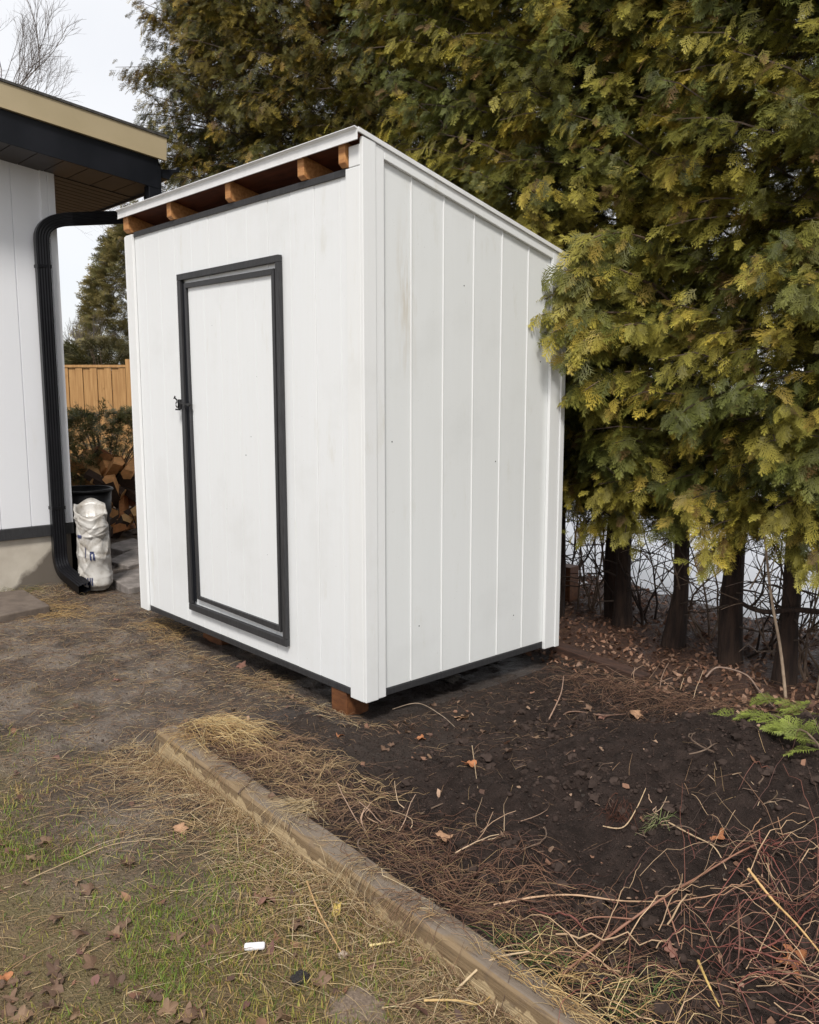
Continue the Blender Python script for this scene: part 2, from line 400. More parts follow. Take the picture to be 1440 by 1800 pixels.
# ------------------------------------------------------------------ the shed
W, D = 2.3235, 1.38
shed = thing('garden_shed', 'white lean-to garden shed with charcoal framed door and open rafters', 'shed', (-W/2, D/2, .12))
ZB = .155
def top(y): return 2.605 - .266*y                                     # underside of the roof sheathing
def place(fn, name, mat, parent=shed, **kw):
    mb = MB(); fn(mb); return mb.build(name, mat, parent, **kw)
# front wall: planks with fine V joints (one extruded profile)
def front(mb):
    xs = []; x = -W+.02; k = 0
    while x < -.02:
        xs.append(x); x += .195
    xs.append(-.02)
    for i in range(len(xs)-1):
        a, b2 = xs[i], xs[i+1]; o = .0008*((i*37) % 5)
        mb.box(a+.0011, b2-.0011, -.001-o*.5, .030, ZB, 2.490)
    mb.box(-W+.03, -.03, .006, .026, ZB+.004, 2.486)
place(front, 'front_wall', white_front, bevel=.0018)
def sidewall(mb):
    e = [.02, .276, .48, .6846, .886, 1.0869, 1.36]
    for a, b2 in zip(e[:-1], e[1:]):
        mb.prism([(a+.003, ZB), (b2-.003, ZB), (b2-.003, top(b2)-.002), (a+.003, top(a)-.002)], 'x', -.028, .000)
sw = place(sidewall, 'side_wall', white_side, bevel=.002)
def joints(mb):
    for y in (.276, .48, .6846, .886, 1.0869):
        mb.prism([(y-.0028, ZB+.002), (y+.0055, ZB+.002), (y+.0055, top(y)-.006), (y-.0028, top(y)-.006)], 'x', -.02, .0045)
place(joints, 'joint_bead', white_trim, bevel=.002)
place(lambda mb: mb.prism([(.03, ZB), (1.35, ZB), (1.35, top(1.35)), (.03, top(.03))], 'x', -W, -W+.028), 'side_wall', white_side)
place(lambda mb: mb.box(-W+.03, -.03, 1.335, 1.36, ZB, top(1.36)), 'back_wall', white_side)
place(lambda mb: mb.box(-W+.04, -.035, .035, 1.33, .165, .185), 'floor', deck_wood)
# corner boards
def corner_near(mb):
    mb.box(-.093, .006, -.022, -.003, .120, 2.50)
    mb.box(-.070, .006, -.022, -.003, 2.502, 2.588)
place(corner_near, 'corner_board', white_trim, bevel=.003)
place(lambda mb: mb.prism([(-.0225, .122), (.052, .122), (.052, top(.052)+.01), (-.0225, top(-.02)+.005)], 'x', .0065, .026), 'corner_board', white_trim, bevel=.003)
place(lambda mb: mb.prism([(.053, .124), (.102, .124), (.102, top(.102)+.01), (.053, top(.053)+.01)], 'x', .003, .021), 'corner_board', white_trim, bevel=.003)
place(lambda mb: mb.box(-W, -W+.092, -.021, -.003, .122, 2.495), 'corner_board', white_trim, bevel=.003)
place(lambda mb: mb.box(-W-.019, -W-.001, -.021, .08, .122, 2.49), 'corner_board', white_trim, bevel=.003)
place(lambda mb: mb.prism([(1.262, .115), (1.345, .115), (1.345, top(1.345)+.01), (1.262, top(1.262)+.01)], 'x', .002, .021), 'corner_board', white_trim, bevel=.003)
place(lambda mb: mb.prism([(1.347, .112), (1.383, .112), (1.383, top(1.383)), (1.347, top(1.347))], 'x', -.05, .027), 'corner_board', white_trim, bevel=.003)
place(lambda mb: mb.prism([(.103, top(.103)-.035), (1.346, top(1.346)-.035), (1.346, top(1.346)+.014), (.103, top(.103)+.014)], 'x', .002, .02), 'rake_board', white_trim, bevel=.003)
# charcoal strips
place(lambda mb: mb.box(-W+.094, -.094, -.012, .01, 2.478, 2.507), 'head_strip', dark_trim, bevel=.002)
place(lambda mb: mb.box(-W+.094, -.094, -.006, .012, .122, .153), 'base_strip', dark_trim, bevel=.002)
place(lambda mb: mb.box(-.012, .006, .103, 1.26, .122, .153), 'base_strip', dark_trim, bevel=.002)
# rafters, plate and roof
for i, (xa, xb) in enumerate([(-2.315, -2.245), (-1.735, -1.685), (-1.085, -1.035), (-.435, -.385), (-.125, -.078)]):
    def rf(mb, xa=xa, xb=xb):
        y0 = -.035
        mb.prism([(y0, 2.525), (y0+.02, 2.509), (.0, 2.509), (.045, 2.509), (.05, 2.47), (1.37, top(1.37)-.09), (1.37, top(1.37)-.001), (y0, top(y0)-.001)], 'x', xa, xb)
    place(rf, 'rafter', raw_wood, bevel=.003)
place(lambda mb: mb.box(-W+.03, -.03, .032, .07, 2.42, 2.508), 'wall_plate', deck_wood)
def sheath(mb):
    ya, yb = -.045, 1.375
    mb.prism([(ya, top(ya)), (yb, top(yb)), (yb, top(yb)+.016), (ya, top(ya)+.016)], 'x', -W-.02, .012)
roof = place(sheath, 'roof', deck_wood)
def cover(mb):
    ya, yb = -.05, 1.385
    mb.prism([(ya, top(ya)+.018), (yb, top(yb)+.018), (yb, top(yb)+.024), (ya, top(ya)+.024)], 'x', -W-.025, .02)
place(cover, 'roof_covering', shingle, roof)
def drip(mb):
    y = -.052; z = top(y)
    mb.prism([(y, z-.020), (y+.004, z-.020), (y+.004, z+.026), (y-.012, z+.030), (y-.016, z+.026), (y, z+.018)], 'x', -W-.03, .028)
    mb.prism([(y-.004, z-.024), (y+.003, z-.024), (y+.003, z-.0205), (y-.004, z-.0205)], 'x', -W-.03, .028)
place(drip, 'drip_edge', drip_metal, roof, bevel=.0012)
def drip2(mb):
    ya, yb = -.045, 1.387
    mb.prism([(ya, top(ya)+.010), (yb, top(yb)+.010), (yb, top(yb)+.030), (ya, top(ya)+.030)], 'x', .0215, .031)
place(drip2, 'drip_edge', drip_metal, roof, bevel=.0012)
# door: outer frame on the wall, leaf with its own narrow trim
door = place(lambda mb: mb.box(-1.574, -.648, -.0095, -.0055, .300, 2.150), 'door', white_front, bevel=.0015)
def planks(mb):
    xs = np.linspace(-1.556, -.688, 6)
    for a, b2 in zip(xs[:-1], xs[1:]): mb.box(a+.0007, b2-.0007, -.0125, -.0097, .335, 2.122)
place(planks, 'door_panel', white_front, door, bevel=.0010)
for x, z, s_ in [(-.985, 1.21, .006), (-.93, 1.31, .0045), (-.86, 1.62, .003), (-1.2, .9, .003), (-.8, .7, .003), (-1.3, 1.9, .003)]:
    place(lambda mb: mb.tubes(np.array([(x, -.0128, z), (x, -.0108, z)]), s_*.6, 8, cap=True), 'nail_hole', black_iron, door)
for y, z in [(.86, 1.19), (1.02, .35), (.62, 2.05), (.33, .42), (1.2, 1.7), (.16, 1.32)]:
    place(lambda mb: mb.tubes(np.array([(.0, y, z), (.0012, y, z)]), .0032, 8, cap=True), 'nail_head', black_iron)
def outer(mb):
    mb.box(-1.657, -.618, -.030, -.0055, 2.166, 2.200)
    mb.box(-1.652, -.618, -.030, -.0055, .246, .284)
    mb.box(-1.657, -1.618, -.029, -.0055, .285, 2.165)
    mb.box(-.648, -.618, -.029, -.0055, .285, 2.165)
place(outer, 'door_frame', dark_trim, bevel=.002)
place(lambda mb: mb.box(-1.617, -1.596, -.016, -.0055, .30, 2.15), 'gap_shade', fascia_black)  # black strips stand in for the shadow in the door's side gaps
place(lambda mb: mb.box(-.664, -.6485, -.016, -.0055, .30, 2.15), 'gap_shade', fascia_black)
def inner(mb):
    def q(pts, y0, y1):
        mb.prism([(p[1], p[0]) for p in pts], 'y', y0, y1)
    q([(-1.580, 2.145), (-.665, 2.140), (-.690, 2.112), (-1.560, 2.118)], -.026, -.010)
    q([(-1.556, .326), (-.672, .312), (-.690, .345), (-1.534, .346)], -.026, -.010)
    q([(-1.582, 2.145), (-1.561, 2.118), (-1.535, .346), (-1.556, .326)], -.0255, -.010)
    q([(-.664, 2.140), (-.672, .312), (-.690, .345), (-.689, 2.112)], -.0255, -.010)
place(inner, 'leaf_trim', dark_trim, door, bevel=.0015)
# latch: strike plate on the wall, sliding bolt with knob across the gap
lz = 1.478
latch = place(lambda mb: mb.box(-1.690, -1.655, -.034, -.0035, lz-.040, lz+.018), 'latch', black_iron, bevel=.002)
place(lambda mb: mb.box(-1.700, -1.656, -.046, -.034, lz-.045, lz-.036), 'staple', black_iron, latch, bevel=.001)
place(lambda mb: mb.tubes(np.array([(-1.655, -.040, lz-.003), (-1.60, -.042, lz-.006), (-1.545, -.042, lz-.010)]), .0045, 8, cap=True), 'bolt', black_iron, latch)
place(lambda mb: mb.tubes(np.array([(-1.555, -.042, lz-.010), (-1.525, -.042, lz-.012), (-1.518, -.042, lz-.012)]), [[.008, .009, .006]], 10, cap=True), 'knob', black_iron, latch)
th = np.linspace(0, 2*np.pi, 14)
place(lambda mb: mb.tubes(np.stack([-1.690+.014*np.cos(th), -.038+0*th, lz-.012+.017*np.sin(th)], 1), .0035, 6), 'ring', black_iron, latch)
place(lambda mb: mb.tubes(np.array([(-1.688, -.038, lz+.012), (-1.705, -.042, lz+.026), (-1.712, -.044, lz+.022), (-1.700, -.044, lz+.036)]), .0045, 6, cap=True), 'hook', black_iron, latch)

# blocks the shed stands on
def block(u_label, x0, x1, y0, y1, z0, z1, rz=0, m=block_wood):
    c, s = math.cos(rz), math.sin(rz); cx, cy_ = (x0+x1)/2, (y0+y1)/2
    mb = MB(); M = np.array([[c, -s, 0, cx], [s, c, 0, cy_], [0, 0, 1, 0], [0, 0, 0, 1]])
    mb.box(x0-cx, x1-cx, y0-cy_, y1-cy_, z0, z1, M)
    return tag(mb.build('wooden_block', m, bevel=.005), u_label, 'wooden block', 'wooden blocks the shed stands on')
block('brown wooden block under the near corner of the white shed', -.275, -.155, .0, .14, -.03, .121)
block('brown wooden block half hidden under the shed below the door', -1.85, -1.62, .16, .3, -.05, .121)


# ------------------------------------------------------------------ the house on the left
HX, HY = -3.9, .14
house = thing('house', 'white clad house with black and tan roof edge at the left', 'house', (-6.4, -2.4, 0))
def hb(fn, name, mat, parent=house, **kw): return place(fn, name, mat, parent, **kw)
def rz_(y): return 3.552 - .126*y                                     # top line of the rake fascia
def wall(mb):
    ys = [-5.0]+list(np.arange(-4.83, -.1, .2217))
    ys = [-.172-.2217*k for k in range(22)][::-1]+[.138]
    for a, b2 in zip(ys[:-1], ys[1:]): mb.prism([(a+.003, .495), (b2-.003, .495), (b2-.003, 3.19-.126*b2), (a+.003, 3.19-.126*a)], 'x', HX-.03, HX)
    mb.prism([(ys[0], .50), (.13, .50), (.13, 3.17), (ys[0], 3.75)], 'x', HX-.06, HX-.008)
hb(wall, 'wall', house_white, bevel=.002)
hb(lambda mb: mb.box(-9.0, HX-.002, .11, .139, .495, 3.2), 'wall', house_white)
hb(lambda mb: mb.box(-9.0, -8.97, -5, .11, .495, 3.2), 'wall', house_white)
hb(lambda mb: mb.box(-9.0, HX-.04, -5.06, -5.03, .495, 3.7), 'wall', house_white)
hb(lambda mb: (mb.prism([(.036, .497), (.088, .497), (.088, 3.178), (.036, 3.185)], 'x', HX+.001, HX+.016), mb.prism([(.0895, .497), (.143, .497), (.143, 3.17), (.0895, 3.178)], 'x', HX+.001, HX+.021)), 'corner_board', house_white, bevel=.003)
hb(lambda mb: mb.box(HX-.1, HX+.022, -5.0, .146, .408, .4935), 'base_strip', dark_trim, bevel=.003)
hb(lambda mb: mb.box(-8.9, HX-.012, -5.0, .13, -.2, .407), 'foundation', found_m)
# soffit: boards across under the rake, along under the eave
RX = -3.45; EY = .80
def sof(mb):
    y = EY-.02
    while y > -5:
        y0 = y-.18
        z = lambda t: 3.172-.126*t
        mb.prism([(y0+.009, z(y0)), (y, z(y)), (y, z(y)+.012), (y0+.009, z(y0)+.012)], 'x', HX+.0, RX-.012); y = y0
    x = HX-.003
    while x > -9.2:
        x0 = x-.10; z = lambda t: 3.168-.126*t
        mb.prism([(.145, z(.145)), (EY-.02, z(EY-.02)), (EY-.02, z(EY-.02)+.012), (.145, z(.145)+.012)], 'x', x0+.013, x); x = x0
hb(sof, 'soffit', soffit_m)
hb(lambda mb: mb.prism([(-5, rz_(-5)-.385), (EY-.02, rz_(EY-.02)-.385), (EY-.02, rz_(EY-.02)-.15), (-5, rz_(-5)-.15)], 'x', RX-.012, RX+.006), 'black_fascia', fascia_black, bevel=.003)
def tan(mb):
    mb.prism([(-5, rz_(-5)-.160), (EY+.035, rz_(EY)-.166), (EY+.045, rz_(EY)-.004), (-5, rz_(-5))], 'x', RX+.007, RX+.030)
hb(tan, 'tan_fascia', tan_metal, bevel=.002)
hb(lambda mb: mb.prism([(-5, rz_(-5)-.166), (EY+.03, rz_(EY)-.172), (EY+.03, rz_(EY)-.161), (-5, rz_(-5)-.161)], 'x', RX+.006, RX+.036), 'fascia_lip', tan_metal)
hb(lambda mb: mb.prism([(-5, rz_(-5)+.002), (EY+.06, rz_(EY)-.006), (EY+.06, rz_(EY)+.012), (-5, rz_(-5)+.020)], 'x', -9.4, RX+.040), 'roof', shingle)
hb(lambda mb: mb.prism([(-5, rz_(-5)-.3), (EY-.03, rz_(EY)-.3), (EY-.03, rz_(EY)-.01), (-5, rz_(-5)-.01)], 'x', -9.4, RX-.014), 'roof_core', soffit_m)
hb(lambda mb: mb.box(-9.4, RX-.02, EY-.0295, EY-.010, 3.06, 3.42), 'eave_fascia', soffit_m, bevel=.002)
hb(lambda mb: mb.prism([(EY-.105, 2.935), (EY-.0005, 2.915), (EY-.0005, 3.24), (EY-.105, 3.25)], 'x', RX-.08, RX+.003), 'fascia_return', fascia_black, bevel=.003)
# eave gutter in profile
gut = hb(lambda mb: mb.prism([(EY, 3.275), (EY, 3.165), (EY+.075, 3.155), (EY+.095, 3.185), (EY+.115, 3.215), (EY+.165, 3.225), (EY+.170, 3.262), (EY+.150, 3.262), (EY+.135, 3.240), (EY+.012, 3.225)], 'x', -9.3, RX-.02), 'gutter', fascia_black, bevel=.002)
# downspout: ribbed rectangular pipe swept along its run
def sweep(mb, path, w_=.098, d_=.075, ribs=5):
    prof = []
    for k in range(ribs*4+1):
        t = k/(ribs*4); r = .0035 if k % 4 in (1, 2) else 0
        prof.append((-w_/2+w_*t, d_/2+r))
    prof += [(w_/2, -d_/2), (-w_/2, -d_/2)]; prof = np.array(prof)
    P = np.array(path, float); n = len(P); T = np.gradient(P, axis=0); T /= np.linalg.norm(T, axis=1)[:, None]
    lat = np.array([0, 1., 0]); V = []
    up0 = np.array([1., 0, 0]); prev = None
    for i in range(n):
        up = up0 if prev is None else prev
        u = up - T[i]*np.dot(up, T[i]); u /= np.linalg.norm(u); prev = u
        l = np.cross(T[i], u)
        V.append(P[i] + prof[:, :1]*l + prof[:, 1:]*u)
    V = np.array(V); k = len(prof); idx = np.arange(n*k).reshape(n, k); nx = np.roll(idx, -1, 1)
    mb.add(V, np.stack([idx[:-1], nx[:-1], nx[1:], idx[1:]], -1).reshape(-1, 4))
    b0 = mb.n-n*k; mb.ng.append([int(b0+i) for i in idx[0]][::-1])
def bez(a, b2, c, n=8):
    t = np.linspace(0, 1, n)[:, None]; a, b2, c = map(np.array, (a, b2, c)); return (1-t)**2*a+2*t*(1-t)*b2+t*t*c
dx = HX+.062
path = [(-3.76, .865, 3.16), (-3.76, .865, 3.06)]
path += list(bez((-3.76, .865, 3.02), (-3.76, .865, 2.925), (-3.77, .78, 2.91), 7))
path += list(bez((-3.79, .22, 2.825), (dx, .008, 2.80), (dx, .006, 2.66), 10))
path += [(dx, .006, 2.5), (dx, .006, 1.4), (dx, .006, .40)]
path += list(bez((dx, .006, .27), (dx, .006, .16), (dx+.09, .012, .125), 7))
path += [(dx+.35, .055, .04)]
ds = hb(lambda mb: sweep(mb, path), 'downspout', black_metal)
for z in (2.45, .62): hb(lambda mb: mb.box(HX+.02, HX+.1055, -.046, .058, z, z+.025), 'strap', black_metal, ds, bevel=.002)

# step slab by the house, pavers in the passage
def slab(pts, z0, z1, name, mat, label, cat, group=None):
    mb = MB(); P = [(p[0], p[1]) for p in pts]; mb.prism(P, 'z', z0, z1)
    return tag(mb.build(name, mat, bevel=.008), label, cat, group)
def px(l, z=0): return [at(u, v, z) for u, v in l]
slab(px([(-60, 1095), (88, 1064), (42, 1036), (-60, 1046)], .05), -.05, .05, 'step_slab', step_m, 'brown concrete slab lying in the grass at the foot of the house wall', 'slab')
slab(px([(188, 1012), (226, 1034), (300, 1020), (262, 994)], .045), -.04, .045, 'paver', slab_m, 'wet grey paver slab nearest the shed corner, in the passage', 'paver', 'pavers in the passage')
slab(px([(188, 985), (225, 995), (300, 975), (240, 962)], .02), -.04, .02, 'paver', slab_m, 'wet paver sunk in mud just behind the nearest paver', 'paver', 'pavers in the passage')
slab(px([(180, 960), (215, 968), (262, 958), (235, 945)], .03), -.04, .03, 'paver', slab_m, 'puddled paver at the foot of the firewood heap', 'paver', 'pavers in the passage')

# ------------------------------------------------------------------ bin and sack
bc = np.array([-4.32, .40, 0.0])
binr = thing('black_bin', 'tall black plastic bin with a rolled rim behind the white sack', 'bin', bc)
def lathe(mb, c, prof, n=40, wob=0):
    th = np.arange(n)*2*np.pi/n; P = np.array(prof); V = []
    for r, z in P*np.array([.86, .87]): V.append(np.stack([c[0]+r*np.cos(th), c[1]+r*np.sin(th), np.full(n, c[2]+z)], 1))
    V = np.array(V); idx = np.arange(len(P)*n).reshape(len(P), n); nx = np.roll(idx, -1, 1)
    mb.add(V, np.stack([idx[:-1], nx[:-1], nx[1:], idx[1:]], -1).reshape(-1, 4))
place(lambda mb: lathe(mb, bc, [(0, .0), (.22, .0), (.235, .02), (.245, .55), (.262, .58), (.275, .80), (.268, .80), (.255, .585), (.238, .55), (.228, .03), (0, .03)]), 'body', bin_m, binr, smooth_=True)
place(lambda mb: lathe(mb, bc, [(.272, .795), (.290, .795), (.294, .806), (.288, .818), (.272, .818), (.268, .806), (.272, .795)]), 'rim', bin_m, binr, smooth_=True)

sack_m, n, b, o = newmat('crumpled white plastic sack')
v = coords(n); f = noise(n, v, 9, 6, .65); f2 = noise(n, coords(n, (1, 1, .5)), 22, 4)
c = mix(n, rng_(n, f, .44, .66, 0, .8), (.54, .52, .49), (.27, .23, .18))
n.links.new(c, b.inputs['Base Color']); b.inputs['Roughness'].default_value = .3; bump(n, b, f2, .3, .01)
ink_m = simple('blue ink', (.02, .03, .09), (.05, .06, .14), (1, 1, 1), 60, .5, 0)
sc = np.array([-3.61, .195, .0])
sack = thing('plastic_sack', 'crumpled white plastic sack with blue print, open at the top', 'sack', sc)
_cr = np.random.default_rng(12); CRE = [(_cr.uniform(-1.6, 1.6), _cr.uniform(.03, .62), _cr.uniform(-1.2, 1.2), _cr.uniform(.06, .2), _cr.choice([-1, 1, 1])*_cr.uniform(.006, .013), _cr.uniform(.007, .016)) for _ in range(34)]
def sackjit(th, z):
    t = (np.asarray(th)+R_(35)+np.pi) % (2*np.pi)-np.pi; o_ = 0*t
    for c0, z_, a, ln_, dp_, wd_ in CRE:
        X1, Z1 = (t-c0)*.12, z-z_; l_ = X1*math.cos(a)+Z1*math.sin(a); d_ = -X1*math.sin(a)+Z1*math.cos(a)
        o_ = o_+dp_*np.exp(-np.abs(d_)/wd_)*np.exp(-(l_/ln_)**2)
    return o_
def sackjit_old(th, z): return (np.abs(fbm(th*2.0+20, z*8+th*.8, 1.0, 3, 4)-.5)-.12)*.075+0*z
def sacklift(th): return .062*np.cos(th-R_(165))+.012*np.sin(th*3+1)+.010*np.sin(th*5)
def sackr(th, z):
    t = z/.70
    a = .142+.008*np.sin(3*z*9); bb = .118
    r = a*bb/np.sqrt((bb*np.cos(th))**2+(a*np.sin(th))**2)
    r = r*(1+.03*np.sin(2*th+3*z)+.025*np.sin(5*th+8*z)+.02*np.sin(9*th-13*z))
    r = r*(1-.10*smooth(z, .0, .04)*0+.0)*(1-.25*(1-smooth(z, 0, .05)))
    return r*(1-.06*smooth(t, .55, .8)+.10*smooth(t, .82, .92))
def sackf(mb):
    n = 140; th = np.arange(n)*2*np.pi/n; zs = np.linspace(0, .63, 80)
    V = [np.stack([sc[0]+0*th, sc[1]+0*th, 0*th], 1)]
    for z in zs:
        r = sackr(th, z); lift = sacklift(th)*smooth(z, .35, .66)
        jit = sackjit(th, z)
        V.append(np.stack([sc[0]+(r+jit)*np.cos(th)+.02*z, sc[1]+(r+jit)*np.sin(th)-.03*z, z+lift], 1))
    last = V[-1]; cen = last.mean(0)
    for q, dz in ((.86, -.012), (.80, -.10), (.5, -.13), (.02, -.13)):
        V.append(cen+(last-cen)*np.array([q, q, .5])+np.array([0, 0, dz]))
    V = np.array(V); idx = np.arange(len(V)*n).reshape(len(V), n); nx = np.roll(idx, -1, 1)
    mb.add(V, np.stack([idx[:-1], nx[:-1], nx[1:], idx[1:]], -1).reshape(-1, 4))
place(sackf, 'bag', sack_m, sack, smooth_=True)
def prints(mb):
    # faded blue marks wrapped on the bag's side, as small blocks following the surface
    def patch(t0, z0, wd, hg):
        th = np.linspace(t0, t0+wd, 4); zs = np.linspace(z0, z0+hg, 3); V = []
        for z in zs:
            r = sackr(th, np.full(4, z))+sackjit(th, z)+.005
            V.append(np.stack([sc[0]+r*np.cos(th)+.02*z, sc[1]+r*np.sin(th)-.03*z, z+sacklift(th)*smooth(z, .35, .66)], 1))
        idx = np.arange(12).reshape(3, 4); mb.add(np.array(V), np.stack([idx[:-1, :-1], idx[:-1, 1:], idx[1:, 1:], idx[1:, :-1]], -1).reshape(-1, 4))
    for q in sel: patch(*q)
t = R_(-45)
for sel in ([(t+a, .05, .07, .06) for a in (-.25, -.10, .05, .17)], [(t+.18, .25, .10, .05), (t+.18, .30, .22, .018), (t+.34, .25, .10, .05)], [(t-.12, .27, .05, .08)], [(t-.72, .42, .36, .03)]):
    place(prints, 'print', ink_m, sack)

# ------------------------------------------------------------------ firewood heap
def log_mesh(seed, L):
    r = np.random.default_rng(seed); mb = MB()
    k = r.integers(0, 3); n = 7
    if k == 0: P = np.array([(0, 0), (.11, .0), (.10, .055), (.07, .09), (.03, .105), (0, .11)])
    elif k == 1: P = np.array([(0, 0), (.13, .01), (.135, .06), (.09, .085), (.02, .08)])
    else: P = np.array([(0, 0), (.09, 0), (.12, .05), (.08, .11), (.01, .09)])
    P = P-P.mean(0); n = len(P)
    bark_i = {0: (2, 3, 4), 1: (2, 3), 2: (2, 3)}[k]
    wood = np.array(random.choice([(.56, .28, .11), (.46, .20, .08), (.60, .36, .16), (.34, .14, .07)])); br = np.array((.075, .05, .038))
    for i in range(n):
        a, b2 = P[i], P[(i+1) % n]; c = br if i in bark_i else wood
        mb.add([(-L/2, *a), (-L/2, *b2), (L/2, *(b2*1.06)), (L/2, *(a*1.06))], [(0, 1, 2, 3)], c)
    mb.add([(-L/2, *p) for p in P], np.array([(0, i, i+1) for i in range(1, n-1)]), wood*1.3)
    mb.add([(L/2, *(p*1.06)) for p in P], np.array([(0, i+1, i) for i in range(1, n-1)]), wood*1.15)
    return mb
lm = [log_mesh(i, .44+.06*(i % 3)).mesh('firewood_log', colors=True) for i in range(6)]
for m_ in lm: m_.materials.append(log_m)
spots = [(205, 935, 0), (222, 925, 0), (240, 948, 0), (228, 905, .1), (205, 905, .12), (192, 885, .1), (246, 915, .12), (215, 885, .2), (238, 885, .25), (200, 865, .22), (225, 862, .32), (248, 880, .3), (185, 850, .3), (212, 842, .38), (240, 845, .42), (195, 832, .42), (170, 840, .42), (150, 850, .35), (160, 822, .5), (180, 810, .52), (205, 815, .55), (232, 820, .5), (145, 825, .5), (252, 855, .4)]
for i, (u, v_, z) in enumerate(spots):
    d = FWD + RGT*(u-720)/FPX + DWN*(v_-900)/FPX
    p = CAM + d*(9.15 + .5*(z) + .12*(i % 3))
    o = bpy.data.objects.new('firewood_log', lm[i % 6]); COL.objects.link(o); o.location = p
    o.rotation_euler = (random.uniform(0, 6), random.uniform(-.9, .9), random.uniform(-1.2, 1.2)+R_(20))
    tag(o, 'split firewood log in the heap behind the black bin', 'firewood', 'split logs of the firewood heap')

# ------------------------------------------------------------------ wooden fence far behind
fence = thing('wooden_fence', 'golden brown board fence seen between house and shed', 'fence', (-10.9, 3.3, 0))
ex = np.array([.66, .75, 0]); fo = np.array([-10.9, 3.3, 0])            # direction along the fence
M = np.array([[ex[0], -ex[1], 0, fo[0]], [ex[1], ex[0], 0, fo[1]], [0, 0, 1, 0], [0, 0, 0, 1]])
def fb(mb):
    for k in range(-20, 24): mb.box(k*.115, k*.115+.108, -.02-.018*(k % 2), -.002-.018*(k % 2), .05, 1.86+.004*((k*7) % 3), M)
place(fb, 'boards', fence_wood, fence)
place(lambda mb: mb.box(-2.3, .46, -.05, .04, 1.87, 1.91, M), 'cap_rail', fence_wood, fence)
place(lambda mb: mb.box(.58, 2.7, -.05, .04, 1.91, 1.95, M), 'cap_rail', fence_wood, fence)
for x in (-.93, .52, 2.75): place(lambda mb: mb.box(x-.055, x+.055, -.055, .055, 0, 2.0, M), 'post', fence_wood, fence)

# ------------------------------------------------------------------ cedar foliage
def spray_template(r, nb=8, sub=3):
    """a flattened fan of scale leaves along +X, lateral Y, as slim kite quads"""
    Q = []
    def kite(p, d, L, wd, z0=0, z1=0):
        d = np.array(d)/np.linalg.norm(d); n = np.array([-d[1], d[0]])
        p = np.array(p); e = p+d*L; w0 = wd*.5
        Q.append([(*(p+n*w0), z0), (*e, z1), (*(p-n*w0), z0)])
    droop = lambda x: -.28*x*x
    for k in range(3): kite((k/3*.92, 0), (1, r.normal(0, .05)), .42, .05, droop(k/3), droop(k/3+.36))
    side = 1
    for i in range(nb*2):
        t = .06+.9*(i/(nb*2)); side = -side
        L = (.14+.40*math.sin(min(1, .25+t*.9)*2.6))*(1-.45*t)*r.uniform(.6, 1.25)
        ang = R_(r.uniform(38, 56))*(1-.35*t); d = (math.cos(ang), side*math.sin(ang)); p = (t, 0)
        zt = droop(t)+r.normal(0, .035)-.10*L
        kite(p, d, L, .046, droop(t), zt)
        for j in range(sub):
            for s2 in (1, -1):
                q = .28+.24*j+(.08 if s2 > 0 else 0); a2 = ang*side+s2*R_(r.uniform(32, 45))
                l2 = L*(.40-.07*j)*r.uniform(.8, 1.2)
                pp = (p[0]+d[0]*L*q, p[1]+d[1]*L*q)
                kite(pp, (math.cos(a2), math.sin(a2)), l2+.05, .036, droop(t)*(1-q)+zt*q, droop(t)*(1-q)+zt*q-.03+r.normal(0, .02))
    return np.array(Q)                                                # (n,3,3)
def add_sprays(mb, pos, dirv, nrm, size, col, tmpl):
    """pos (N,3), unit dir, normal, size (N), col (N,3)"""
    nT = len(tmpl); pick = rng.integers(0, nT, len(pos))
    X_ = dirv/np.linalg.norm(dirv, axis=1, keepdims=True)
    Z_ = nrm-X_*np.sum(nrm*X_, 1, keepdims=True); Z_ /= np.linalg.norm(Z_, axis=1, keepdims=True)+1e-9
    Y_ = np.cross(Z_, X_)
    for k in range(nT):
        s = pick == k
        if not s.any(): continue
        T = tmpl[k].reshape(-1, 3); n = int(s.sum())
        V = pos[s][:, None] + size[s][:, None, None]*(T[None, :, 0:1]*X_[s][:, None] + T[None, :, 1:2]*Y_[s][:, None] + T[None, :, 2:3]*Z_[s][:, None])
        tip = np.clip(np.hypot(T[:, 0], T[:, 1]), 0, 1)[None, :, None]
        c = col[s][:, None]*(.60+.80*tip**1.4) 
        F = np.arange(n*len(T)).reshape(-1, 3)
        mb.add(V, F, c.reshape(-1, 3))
GREENS = np.array([(.135, .138, .029), (.175, .168, .032), (.225, .20, .036), (.105, .115, .027), (.28, .24, .042)])
GOLD = np.array([(.41, .345, .058), (.36, .31, .058), (.45, .35, .058), (.34, .25, .052)])
